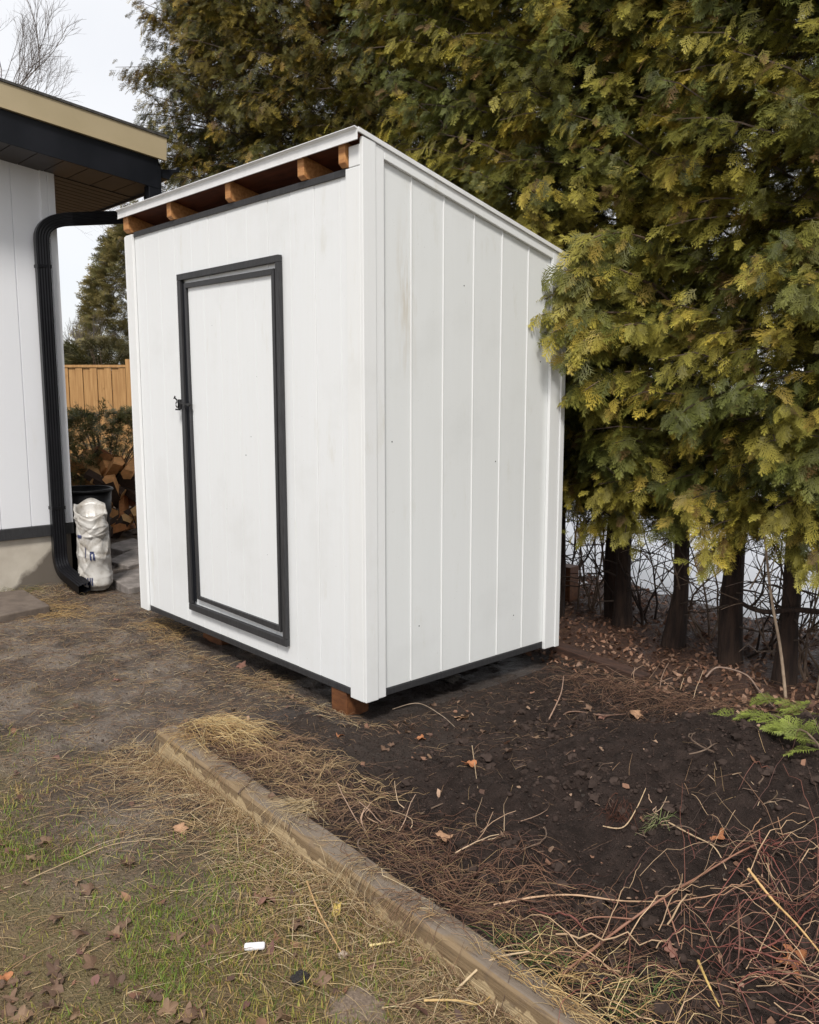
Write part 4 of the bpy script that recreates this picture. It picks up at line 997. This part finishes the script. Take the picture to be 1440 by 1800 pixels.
cm = MB(); cm.add(V, (cf[None]+np.arange(n)[:, None, None]*len(cv)).reshape(-1, 3), np.repeat(np.array([(.036, .025, .0205)])*U(.65, 1.5, (n, 1)), len(cv), 0))
o = cm.build('soil_clods', soil_m, solid=False); o.data.materials.clear(); a_ = o.data.color_attributes.new('Col', 'FLOAT_COLOR', 'POINT'); a_.data.foreach_set('color', np.concatenate(cm.c).astype(np.float32).ravel()); o.data.materials.append(crumb_m)
tag(o, 'lumpy dark clods of soil on the mound', 'soil', kind='stuff')
n = 15000; x = U(-4.2, .3, n); y = U(-1.9, .5, n); k = inview(x, y)*(rng.random(n) < (1-lawn_w(x, y))*(.3+.7*smooth(fbm(x, y, 2.2, 4, 63), .42, .6)))*(~((x > -2.36)*(x < .05)*(y > .02)))*((y < yt(x)-.02)+(x < -.2)+(y > -.6)); x, y = x[k], y[k]; n = len(x)
s_ = .0022+.006*rng.random(n)**4; V = oc[None]*s_[:, None, None]*U(.7, 1.3, (n, 12, 1))*np.array([1, 1, .6]) + np.stack([x, y, gh(x, y)+s_*.1], 1)[:, None]
cm = MB(); cm.add(V, (of[None]+np.arange(n)[:, None, None]*12).reshape(-1, 3), np.repeat(np.array([(.080, .060, .048)])*U(.6, 1.6, (n, 1)), 12, 0))
tag(cm.build('mud_crumbs', crumb_m, colors=True, solid=False), 'small crumbs of brown mud in front of the shed', 'mud', kind='stuff')
# small leaf scraps
def scrap(mb, x, y, s, cols, base=topz, tilt=.35):
    n = len(x); k = 6; th = np.arange(k)*2*np.pi/k; rr = U(.45, 1.1, (n, k)); rr[:, 0] *= 1.4
    az = U(0, 6.28, n); cx = np.cos(th)*rr; cy_ = np.sin(th)*rr*.7; cz = U(-.25, .25, (n, k)); 
    t1, t2 = rng.normal(0, tilt, n)[:, None], rng.normal(0, tilt, n)[:, None]
    X2 = cx*np.cos(az)[:, None]-cy_*np.sin(az)[:, None]; Y2 = cx*np.sin(az)[:, None]+cy_*np.cos(az)[:, None]; Z2 = cz+X2*t1+Y2*t2
    ring = np.stack([X2, Y2, Z2], -1)*s[:, None, None]; cen = np.stack([x, y, base(x, y)+.006+.15*s], 1)
    V = np.concatenate([cen[:, None], cen[:, None]+ring], 1); f = np.array([(0, 1+i, 1+(i+1) % k) for i in range(k)])
    mb.add(V, (f[None]+np.arange(n)[:, None, None]*(k+1)).reshape(-1, 3), np.repeat(pick(cols, n), k+1, 0))
LEAFC = np.array([(.20, .10, .065), (.14, .075, .055), (.26, .14, .085), (.11, .065, .05), (.17, .085, .07)])
sc_m = MB()
n = 1000; x, y = U(-3.4, 2.6, n), U(-2.6, -.4, n); k = inview(x, y)*(rng.random(n) < lawn_w(x, y)*.9+.05)*((y < yt(x)-.02)+(x < L0)); scrap(sc_m, x[k], y[k], U(.006, .022, k.sum()), LEAFC)
n = 9000; x, y = U(-2.2, 2.8, n), U(1.35, 3.7, n); k = inview(x, y)*(y < 2.95-.4*np.clip(x, -1.3, 0)); scrap(sc_m, x[k], y[k], U(.008, .022, k.sum()), np.array([(.20, .10, .062), (.28, .155, .10), (.12, .065, .045), (.36, .22, .15)]), gh, .5)
n = 320; x, y = U(-.4, 2.4, n), U(-.7, 1.5, n); k = inview(x, y)*(~((x < .06)*(y > -.04))); scrap(sc_m, x[k], y[k], U(.004, .018, k.sum()), np.array([(.26, .14, .09), (.16, .09, .065), (.38, .25, .17)]))
tag(sc_m.build('leaf_litter', deadleaf_m, colors=True, solid=False), 'small scraps of brown dead leaf littering the ground', 'leaf litter', kind='stuff')

# ------------------------------------------------------------------ straw tufts, one thing each
def tuft(u, v, label, n, spread, L, az, lift, cols, seed, h0=0.0, azs=.6, name='dry_grass_tuft', drape=0.0, rad=(.0006, .0015)):
    r = np.random.default_rng(seed); p = at(u, v); mb = MB(); N = n; K = 9; t = np.linspace(0, 1, K)[None]
    f = np.clip(r.normal(0, 1, (N, 2)), -1.6, 1.6)*np.array(spread)
    c, s = math.cos(R_(-2)), math.sin(R_(-2)); f = np.stack([f[:, 0]*c-f[:, 1]*s, f[:, 0]*s+f[:, 1]*c], 1)+p[:2]
    a = R_(az)+r.normal(0, azs, N); l = r.uniform(*L, N)
    aa = a[:, None]+r.normal(0, .16, (N, 1))*t+(t > r.uniform(.2, 1.4, (N, 1)))*r.normal(0, .5, (N, 1)); st = l[:, None]/(K-1)
    x = f[:, :1]+np.cumsum(np.cos(aa)*st, 1); y = f[:, 1:]+np.cumsum(np.sin(aa)*st, 1)
    if not drape:
        lim = yt(x); lo = p[1] < yt(p[0]); m2 = r.uniform(.004, .03, (N, 1))
        y = np.where(x > L0-.01, np.minimum(y, lim-m2) if lo else np.maximum(y, lim+.012+m2), y)
    hump = h0*np.exp(-((f[:, 0]-p[0])**2/(2*spread[0]**2)+(f[:, 1]-p[1])**2/(2*spread[1]**2)))*r.uniform(0, 1, N)
    z = topz(x, y)+hump[:, None]*(1-.5*t)+r.uniform(.1, 1, (N, 1))**1.5*lift*.7*np.sin(np.pi*np.minimum(1, t*r.uniform(.7, 1.1, (N, 1))))+.004
    zs = z.copy()
    for i in range(1, K): zs[:, i] = np.maximum(z[:, i], zs[:, i-1]-st[:, 0]*.9)                       # hang down over edges
    mb.tubes(np.stack([x, y, zs], -1), r.uniform(*rad, N)[:, None]*(1-.6*t), 3, pick(cols, N, r))
    return tag(mb.build(name, straw_m, colors=True, solid=False), label, 'dry grass')
GOLDS = np.array([(.60, .42, .19), (.52, .34, .14), (.66, .51, .27), (.40, .25, .12)])
tuft(375, 1290, 'golden dry grass tuft heaped on the near left end of the timber', 300, (.16, .06), (.10, .26), 20, .05, GOLDS, 1, .05)
tuft(345, 1305, 'few golden blades spilling over the timber face at its near left end', 46, (.07, .03), (.07, .16), -70, .01, GOLDS, 34, .02, .7, drape=1)
tuft(470, 1330, 'brown dry grass patch on the soil right of the golden tuft', 320, (.20, .10), (.06, .20), -20, .03, STRAW[[1, 3, 4]], 2, .02, 1.2)
tuft(555, 1420, 'pale straw wisp draped over the timber edge and hanging down', 70, (.035, .02), (.10, .20), -95, .012, STRAW[[0, 2, 2]], 3, .03, .45, drape=1)
tuft(655, 1530, 'thin straw wisp hanging over the timber face right of the pale wisp', 34, (.05, .02), (.08, .17), -95, .010, STRAW[[1, 2, 3]], 31, .02, .5, drape=1)
tuft(745, 1600, 'reddish straw wisp hanging over the timber near its near end', 44, (.06, .02), (.08, .18), -95, .010, STRAW[[1, 3, 4]], 32, .02, .6, drape=1)
tuft(400, 1365, 'few dry blades hanging over the timber near its left end', 22, (.03, .02), (.07, .14), -95, .010, STRAW[[1, 3]], 33, .02, .5, drape=1)
tuft(330, 1375, 'dry grass tangle at the foot of the timber near its left end', 260, (.24, .11), (.08, .20), 80, .045, STRAW[[0, 1, 3]], 4, .02, 1.6)
tuft(490, 1490, 'dry grass tangle at the foot of the middle of the timber', 240, (.26, .10), (.08, .22), 60, .05, STRAW[[0, 2, 1]], 5, .02, 1.6)
tuft(540, 1380, 'yellowish grass patch on the soil behind the middle of the timber', 260, (.18, .09), (.06, .18), 10, .035, STRAW[[0, 1, 4]], 6, .02, 1.4)
tuft(850, 1560, 'reddish brown stalk tangle on the soil behind the timber', 240, (.28, .12), (.10, .26), 10, .05, np.array([(.17, .085, .055), (.24, .13, .08), (.12, .06, .045)]), 7, .02, 1.2)
tuft(1000, 1770, 'tan dry grass tuft at the near end of the timber', 200, (.15, .10), (.06, .20), 40, .06, GOLDS, 8, .03, 1.8)
tuft(290, 1105, 'dry grass tuft at the foot of the shed front, left of the door', 260, (.16, .06), (.05, .14), 20, .03, GOLDS[[0, 1, 3]], 9, .02, 1.5)
tuft(470, 1205, 'dry grass tuft at the foot of the shed below the door', 160, (.12, .04), (.05, .12), 20, .025, STRAW[[0, 1, 3]], 10, .02, 1.5)
tuft(95, 1075, 'dry grass fringe along the edge of the concrete slab', 300, (.22, .12), (.05, .14), 60, .03, GOLDS[[0, 1, 3]], 11, .015, 1.6)
tuft(20, 1040, 'dry green grass fringe between slab and house wall', 140, (.10, .10), (.06, .16), 60, .06, np.array([(.16, .16, .06), (.3, .24, .10)]), 12, .01, 1.6)
tuft(1100, 1230, 'brown twiggy litter heap beside the half buried timber', 380, (.26, .12), (.08, .24), 10, .06, np.array([(.20, .11, .07), (.13, .07, .05), (.28, .17, .11)]), 13, .04, 1.6)
tuft(1090, 1430, 'reddish root mat hanging on the soil mound', 46, (.022, .022), (.04, .10), -70, .012, np.array([(.12, .05, .032), (.09, .04, .028)]), 14, .01, .6, name='root_mat', rad=(.0006, .0012))
tuft(1155, 1445, 'small pale green grass sprout on the soil mound', 26, (.012, .012), (.03, .06), 90, .03, np.array([(.2, .24, .09), (.4, .36, .2)]), 15, .0, 2.5, name='grass_sprout')
tuft(1110, 1755, 'green weed tuft beside the black clod near the timber', 60, (.05, .05), (.05, .10), 60, .05, np.array([(.07, .12, .03), (.12, .17, .05)]), 16, .0, 2.5, name='weed_tuft')
tuft(945, 1690, 'green grass tuft behind the near end of the timber', 70, (.06, .05), (.05, .12), 60, .05, np.array([(.07, .12, .03), (.12, .17, .05)]), 17, .0, 2.5, name='weed_tuft')

# ------------------------------------------------------------------ canes, brambles, twigs
def cane(pts, rad, col, label, name='fallen_cane', cat='cane', group=None, side=()):
    P = smoothpath([at(u, v, None, dz) for u, v, dz in pts], 28); mb = MB(); n = len(P)
    c = np.array([col])*1.0; mb.tubes(P, np.linspace(rad, rad*.55, n)*(1+.18*np.sin(np.arange(n)*2.3)), 6, c)
    for sp in side:
        Q = smoothpath([at(u, v, None, dz) for u, v, dz in sp], 14); mb.tubes(Q, np.linspace(rad*.6, rad*.3, 14), 5, c*1.1)
    return tag(mb.build(name, stem_m, colors=True, smooth_=True, solid=False), label, cat, group)
cane([(985, 1728, .02), (1080, 1668, .05), (1165, 1613, .06), (1225, 1570, .05), (1290, 1530, .05), (1330, 1500, .03)], .0042, (.26, .13, .085), 'long red brown cane lying across the lower soil bed', side=[[(1110, 1645, .05), (1040, 1630, .03), (1000, 1650, .02)], [(1165, 1613, .06), (1185, 1650, .03), (1195, 1672, .01)]])
cane([(868, 1597, .01), (940, 1588, .02), (1010, 1590, .03), (1090, 1606, .04), (1165, 1614, .05)], .0036, (.48, .31, .19), 'long tan stalk meeting the red brown cane from the left')
cane([(1170, 1448, .01), (1215, 1478, .02), (1255, 1500, .02), (1277, 1528, .01)], .0030, (.50, .36, .22), 'curved tan root lying on the right of the soil bed')
cane([(1240, 1200, .03), (1262, 1192, .06), (1310, 1202, .05), (1335, 1225, .03), (1370, 1262, .02)], .0060, (.26, .18, .14), 'grey brown branch arching over the litter left of the dead sapling')
cane([(1060, 1455, .005), (1095, 1457, .01), (1118, 1430, .015), (1135, 1395, .02)], .0026, (.5, .36, .22), 'kinked pale root in the middle of the soil mound')
cane([(800, 1755, .02), (860, 1722, .05), (930, 1710, .06)], .0038, (.48, .36, .22), 'pale stick leaning across the near end of the timber')
cane([(745, 1765, .01), (800, 1768, .015), (840, 1778, .02), (862, 1764, .02)], .0036, (.46, .31, .13), 'bent yellow stalk on the grass in front of the timber')
cane([(650, 1668, .01), (695, 1662, .012)], .0042, (.60, .48, .22), 'short yellow stick lying on the grass beside the timber')
cane([(540, 1560, .02), (555, 1600, .02), (575, 1640, .02), (600, 1680, .01)], .0036, (.44, .28, .13), 'dry stalk with root lying on the grass below the timber')
cane([(40, 1555, .008), (120, 1520, .01), (200, 1490, .012), (280, 1480, .012), (340, 1462, .01)], .0019, (.40, .29, .17), 'long thin pale straw lying across the left of the lawn')
cane([(830, 1320, .02), (840, 1395, .02)], .0022, (.44, .32, .2), 'thin upright stalk standing in the soil right of the timber')
cane([(690, 1250, .01), (735, 1243, .02), (775, 1262, .015), (800, 1282, .01)], .0026, (.34, .26, .19), 'thin pale twig curving on the ground at the near shed corner')
cane([(1140, 1660, .01), (1180, 1620, .12), (1245, 1530, .16), (1275, 1420, .10), (1260, 1400, .02)], .0030, (.36, .22, .15), 'arching dry runner rising over the brambles') if False else None
cane([(1310, 1610, .14), (1350, 1650, .12), (1400, 1690, .10), (1450, 1740, .08)], .0040, (.52, .33, .14), 'thick tan stalk lying over the brambles at the lower right')
cane([(1225, 1740, .08), (1240, 1770, .07), (1262, 1810, .06)], .0038, (.50, .34, .12), 'short yellow stalk below the brambles at the bottom edge')
cane([(972, 1285, .01), (1000, 1262, .03), (1060, 1268, .03), (1100, 1262, .02)], .0045, (.20, .12, .085), 'brown stick lying on the soil near the tan maple leaf')
cane([(965, 1275, .03), (985, 1248, .08), (990, 1225, .11)], .0038, (.34, .22, .16), 'short curved stick poking up from the litter by the shed')
def pokes(u, v, label, n, seed, hgt, spread, cols):
    r = np.random.default_rng(seed); p = at(u, v); mb = MB()
    for k in range(n):
        a = p+np.array([*r.normal(0, spread, 2), -.01]); e = a+np.array([*r.normal(0, hgt*.5, 2), hgt*r.uniform(.4, 1)])
        mb.tubes(curve(a, e, (*r.normal(0, .02, 2), 0), 7, .003, r), np.linspace(.0025, .0012, 7)*r.uniform(.6, 1.2), 5, np.array([cols[r.integers(0, len(cols))]])*r.uniform(.8, 1.2))
    return tag(mb.build('cut_stalks', stem_m, colors=True, smooth_=True, solid=False), label, 'stalks', 'cut stalks in the bed')
PALE = [(.45, .30, .2), (.36, .24, .17), (.52, .38, .25)]
pokes(1190, 1215, 'cut pale stalks standing in litter before the slim brown trunk', 7, 1, .14, .06, PALE)
pokes(1125, 1200, 'thin upright stalks beside the half buried timber', 4, 2, .2, .04, PALE)
pokes(1170, 1420, 'pale stubs poking out of the middle of the mound', 6, 3, .06, .03, PALE)
pokes(855, 1470, 'tall dry stalks standing at the left edge of the soil', 7, 4, .15, .05, PALE)
pokes(690, 1450, 'dry stalks fanning up behind the middle of the timber', 9, 5, .15, .07, PALE)
pokes(1300, 1400, 'broken pale stalks scattered at the top right of the mound', 9, 6, .08, .07, PALE)
def bramble(u, v, label, n, spread, L, seed, azc, rise=.12):
    r = np.random.default_rng(seed); p = at(u, v); mb = MB(); C_ = np.array([(.17, .07, .05), (.30, .17, .10), (.11, .05, .038), (.44, .30, .18), (.20, .065, .05), (.08, .048, .036)])
    N = n; K = 12; t = np.linspace(0, 1, K)[None]
    f = p[:2]+r.normal(0, 1, (N, 2))*np.array(spread); a = R_(azc)+r.normal(0, .9, N); l = r.uniform(*L, N)
    aa = a[:, None]+r.normal(0, .55, (N, 1))*t+np.cumsum(r.normal(0, .07, (N, K)), 1); st = l[:, None]/(K-1)
    x = f[:, :1]+np.cumsum(np.cos(aa)*st, 1); y = f[:, 1:]+np.cumsum(np.sin(aa)*st, 1)
    z = topz(x, y)+r.uniform(.1, 1, (N, 1))*rise*np.sin(np.pi*np.minimum(1, .12+t*r.uniform(.5, .95, (N, 1))))+r.normal(0, .003, (N, K))+.004
    mb.tubes(np.stack([x, y, z], -1), (r.uniform(.0007, .0018, N)*np.where(r.random(N) < .14, 1.9, 1))[:, None]*(1-.55*t), 5, pick(C_, N, r))
    return tag(mb.build('bramble', stem_m, colors=True, smooth_=True, solid=False), label, 'bramble')
bramble(1300, 1720, 'dense red bramble tangle in the lower right corner', 95, (.16, .13), (.15, .5), 1, 70)
bramble(1390, 1610, 'loose red brown bramble stems above the dense tangle', 34, (.12, .14), (.15, .5), 2, 80, .14)
bramble(1330, 1490, 'pale dry runners matted on the right of the mound', 45, (.10, .08), (.10, .3), 3, -40, .08)
bramble(1160, 1740, 'thin reddish bramble shoots left of the dense tangle', 26, (.14, .08), (.15, .45), 4, 160, .07)

# twigs scattered
tw = []
for i in range(4):
    mb = MB(); r = np.random.default_rng(60+i); P = curve((-.08, 0, 0), (.08, 0, 0), (0, .02*(i-1.5), .006), 9, .003, r); mb.tubes(P, np.linspace(.0028, .0012, 9), 5)
    mb.tubes(curve(P[4], P[4]+np.array([.04, .03*(-1)**i, .004]), (0, 0, .004), 5, .001, r), np.linspace(.0016, .0008, 5), 4); m_ = mb.mesh('twig'); m_.materials.append(twig_bark); tw.append(m_)
r = np.random.default_rng(77)
for i in range(46):
    if i < 22: u, v_ = r.uniform(40, 560), r.uniform(1120, 1560); lab, g = 'thin brown twig lying on the mud and grass in front of the shed', 'twigs on the mud'
    else: u, v_ = r.uniform(620, 1400), r.uniform(1270, 1600); lab, g = 'thin brown twig lying on the dark soil bed', 'twigs on the soil'
    p = at(u, v_, None, .004)
    if p[1] > -.08 and p[0] < .1: continue
    o = bpy.data.objects.new('twig', tw[i % 4]); COL.objects.link(o); o.location = (p[0], p[1], float(topz(p[0], p[1]))+.004); o.rotation_euler = (0, r.uniform(-.08, .08), r.uniform(0, 6.28)); s_ = r.uniform(.5, 1.3); o.scale = (s_,)*3
    tag(o, lab, 'twig', g)

# ------------------------------------------------------------------ cedar cutting on the mound
p = at(1345, 1285); cut = thing('cedar_cutting', 'bright green cedar cutting lying on top of the soil mound', 'branch', p); fm, sm = MB(), MB()
r = np.random.default_rng(8); pos = []; dr = []; nr = []; sz = []
for a, b2 in [((1440, 1330), (1245, 1272)), ((1420, 1320), (1310, 1285)), ((1440, 1290), (1330, 1245)), ((1450, 1320), (1390, 1260)), ((1450, 1345), (1370, 1310))]:
    P = smoothpath([at(*a, None, .04), (at(*a, None, .09)+at(*b2, None, .09))/2, at(*b2, None, .04)], 8); sm.tubes(P, np.linspace(.004, .0015, 8), 5)
    for k in range(12):
        q = .10+.90*k/12; i = min(6, int(q*7)); f = q*7-i; x = P[i]*(1-f)+P[i+1]*f; T = P[-1]-P[0]; T /= np.linalg.norm(T); lat = np.cross(T, (0, 0, 1))
        pos.append(x); dr.append(T*.8+lat*(1 if k % 2 else -1)*r.uniform(.2, .8)+np.array([0, 0, r.normal(.0, .15)])); nr.append(np.array([0, -.35, .9])+r.normal(0, .25, 3)); sz.append(r.uniform(.07, .12))
add_sprays(fm, np.array(pos), np.array(dr), np.array(nr), np.array(sz), np.array([(.20, .235, .05)])*r.uniform(.7, 1.25, (len(pos), 1)), T_near)
fm.build('foliage', leaf_m, cut, colors=True, solid=False); sm.build('stem', twig_bark, cut)

# ------------------------------------------------------------------ dead leaves, one thing each
def leaf_mesh(seed, col, lobed=True):
    r = np.random.default_rng(seed); mb = MB(); n = 26; th = np.linspace(0, 2*np.pi, n, endpoint=False)
    if lobed: rr = .55+.45*np.abs(np.cos(th*2.5))**1.2
    else: rr = .5+.5*np.abs(np.cos(th))**1.4
    rr = rr*r.uniform(.88, 1.1, n); x, y = np.cos(th)*rr, np.sin(th)*rr*(.85 if lobed else .55)
    def zf(x, y): return .28*np.abs(y)*(1+.5*math.sin(seed*2.3))+.20*np.sin(x*3.4+seed)+.17*np.sin(y*4.5+2*seed)+.18*x*x*math.sin(seed*1.7)
    V = [(0, 0, 0)]; ri = [np.stack([x*k, y*k, zf(x*k, y*k)], 1) for k in (.5, 1.0)]
    V = np.vstack([[(0, 0, zf(0, 0))]]+ri); F = [(0, 1+i, 1+(i+1) % n) for i in range(n)]
    c = np.array(col)*np.concatenate([[1.1], r.uniform(.9, 1.15, n), r.uniform(.65, 1.1, n)])[:, None]
    mb.add(V, np.array(F), c); idx = np.arange(n)
    mb.f[4].append(np.stack([1+idx, 1+n+idx, 1+n+(idx+1) % n, 1+(idx+1) % n], -1))
    mb.tubes(np.array([(-.5, 0, .05), (-.9, .05, .08), (-1.3, .02, .12)]), .03, 4, np.array([col])*.8)
    m_ = mb.mesh('dead_leaf', colors=True); m_.materials.append(deadleaf_m); return m_
def put_leaf(me, u, v, s, label, group='dead leaves on the ground', rz=None, tilt=(.15, .1)):
    p = at(u, v); o = bpy.data.objects.new('dead_leaf', me); COL.objects.link(o)
    o.location = (p[0], p[1], float(topz(p[0], p[1]))+.005+.08*s); o.scale = (s,)*3; o.rotation_euler = (random.gauss(0, tilt[0]), random.gauss(0, tilt[1]), random.uniform(0, 6.28) if rz is None else rz)
    return tag(o, label, 'dead leaf', group)
tanl = leaf_mesh(1, (.46, .27, .16)); org = leaf_mesh(2, (.48, .20, .09)); brn = [leaf_mesh(3+i, c) for i, c in enumerate([(.17, .105, .07), (.21, .13, .085), (.13, .08, .055), (.25, .16, .10)])]; yel = leaf_mesh(9, (.62, .46, .14), False); pink = leaf_mesh(10, (.26, .135, .10))
put_leaf(tanl, 1118, 1262, .040, 'big tan maple leaf standing up on the soil left of the cedar cutting', tilt=(.7, .4))
put_leaf(org, 828, 1352, .033, 'orange maple leaf lying alone on the bare soil')
put_leaf(org, 597, 1297, .036, 'orange brown leaf on the mud below the near shed corner')
put_leaf(tanl, 808, 1268, .032, 'tan leaf on the soil in front of the shed side')
put_leaf(yel, 592, 1602, .034, 'yellow leaf on the grass beside the timber')
put_leaf(pink, 425, 1172, .035, 'pinkish leaf by the foot of the shed below the door', tilt=(.4, .3))
put_leaf(tanl, 780, 1478, .036, 'pale tan leaf among stalks behind the timber')
put_leaf(org, 742, 1303, .026, 'small orange leaf on the mud, left of the alone lying maple leaf')
put_leaf(pink, 462, 1585, .050, 'large pink brown leaf on the lawn near the dry grass', tilt=(.2, .2))
put_leaf(pink, 545, 1618, .016, 'small curled rusty leaf on the stalk beside the yellow leaf', tilt=(.6, .6))
put_leaf(tanl, 318, 1462, .034, 'grey weathered leaf flake on the lawn left of the dry grass')
put_leaf(pink, 206, 1197, .03, 'reddish leaf pressed into the mud in front of the shed')
put_leaf(org, 8, 1722, .026, 'orange leaf at the left edge of the lawn')
put_leaf(org, 1262, 1478, .034, 'rusty leaf on the soil above the brambles', tilt=(.5, .5))
put_leaf(pink, 1182, 1680, .026, 'dark red leaf hanging on the bramble shoots', tilt=(1.0, .5))
put_leaf(org, 1395, 1700, .05, 'crumpled rusty leaf inside the dense bramble tangle', tilt=(.5, .5))
put_leaf(pink, 1060, 1265, .03, 'pale pinkish leaf on the litter left of the tan maple leaf', tilt=(.5, .5))
for i in range(44):
    u, v_ = random.uniform(0, 620), random.uniform(1480, 1800)
    if u > 430+(v_-1480)*.9: continue
    put_leaf(brn[i % 4], u, v_, random.uniform(.014, .036), 'brown dead leaf lying flat in the patchy lawn grass', 'brown leaves in the lawn', tilt=(.25, .2))
for i in range(16):
    put_leaf(brn[i % 4], random.uniform(660, 1060), random.uniform(1240, 1340), random.uniform(.016, .028), 'small brown dead leaf on the bare soil beside the shed', 'brown leaves beside the shed', tilt=(.3, .3))
for i in range(14):
    put_leaf(brn[i % 4], random.uniform(100, 560), random.uniform(1180, 1420), random.uniform(.012, .024), 'small brown dead leaf on the mud in front of the shed', 'brown leaves on the mud', tilt=(.3, .3))

# ------------------------------------------------------------------ small things on the lawn
p = at(448, 1671); mb = MB(); c, s = math.cos(R_(55)), math.sin(R_(55)); M = np.array([[c, -s, 0, p[0]], [s, c, 0, p[1]], [0, 0, 1, p[2]+.012], [0, 0, 0, 1]])
mb.box(-.029, .029, -.011, .011, -.006, .009, M)
o = mb.build('plastic_piece', simple('white plastic', (.80, .80, .82), (.76, .76, .78), (1, 1, 1), 10, .35, 0), bevel=.0055); tag(o, 'small white plastic piece lying on the lawn', 'plastic piece')
def lump(u, v, s, name, mat, label, cat, flat=.6, seed=0, dz=0):
    p = at(u, v); bm = bmesh.new(); bmesh.ops.create_icosphere(bm, subdivisions=4, radius=1)
    for v_ in bm.verts:
        a = v_.co; k = 1+.45*(vnoise(np.array([a.x*2.2+seed+a.z]), np.array([a.y*2.2+a.z*1.3]), seed)[0]-.5)+.35*(vnoise(np.array([a.x*7+a.z*3]), np.array([a.y*7+a.z*5]), seed+3)[0]-.5)
        v_.co = Vector((a.x*k*s, a.y*k*s, a.z*k*s*flat))
    me = bpy.data.meshes.new(name); bm.to_mesh(me); bm.free(); me.materials.append(mat); o = bpy.data.objects.new(name, me); COL.objects.link(o); o.location = (p[0], p[1], p[2]+s*flat*.4+dz)
    return tag(o, label, cat)
clod = simple('black clod', (.012, .010, .010), (.03, .025, .024), (1, 1, 1), 60, .7, .8, .006)
lump(528, 1722, .022, 'soil_clod', clod, 'small black clod lying in the grass in front of the timber', 'clod', .6, 3)
lump(1068, 1745, .032, 'soil_clod', clod, 'round black clod among green weeds behind the timber end', 'clod', .8, 5)
lump(603, 1682, .013, 'root_ball', simple('pale root ball', (.5, .42, .34), (.25, .18, .12), (1, 1, 1), 80, .8, .8, .004), 'pale root ball at the end of the dry stalk on the lawn', 'root ball', .8, 7)
lump(795, 1195, .035, 'stone', simple('grey stone', (.10, .09, .075), (.06, .05, .045), (1, 1, 1), 20, .8, .4, .004), 'grey brown stone in shade below the shed side', 'stone', .7, 8)
sand = simple('pale coarse sand', (.36, .27, .20), (.20, .145, .105), (1, 1, 1), 90, .9, 1.0, .012)
lump(628, 1778, .075, 'sand_heap', sand, 'small heap of pale sand at the bottom edge of the lawn', 'sand heap', .30, 11, -.012)
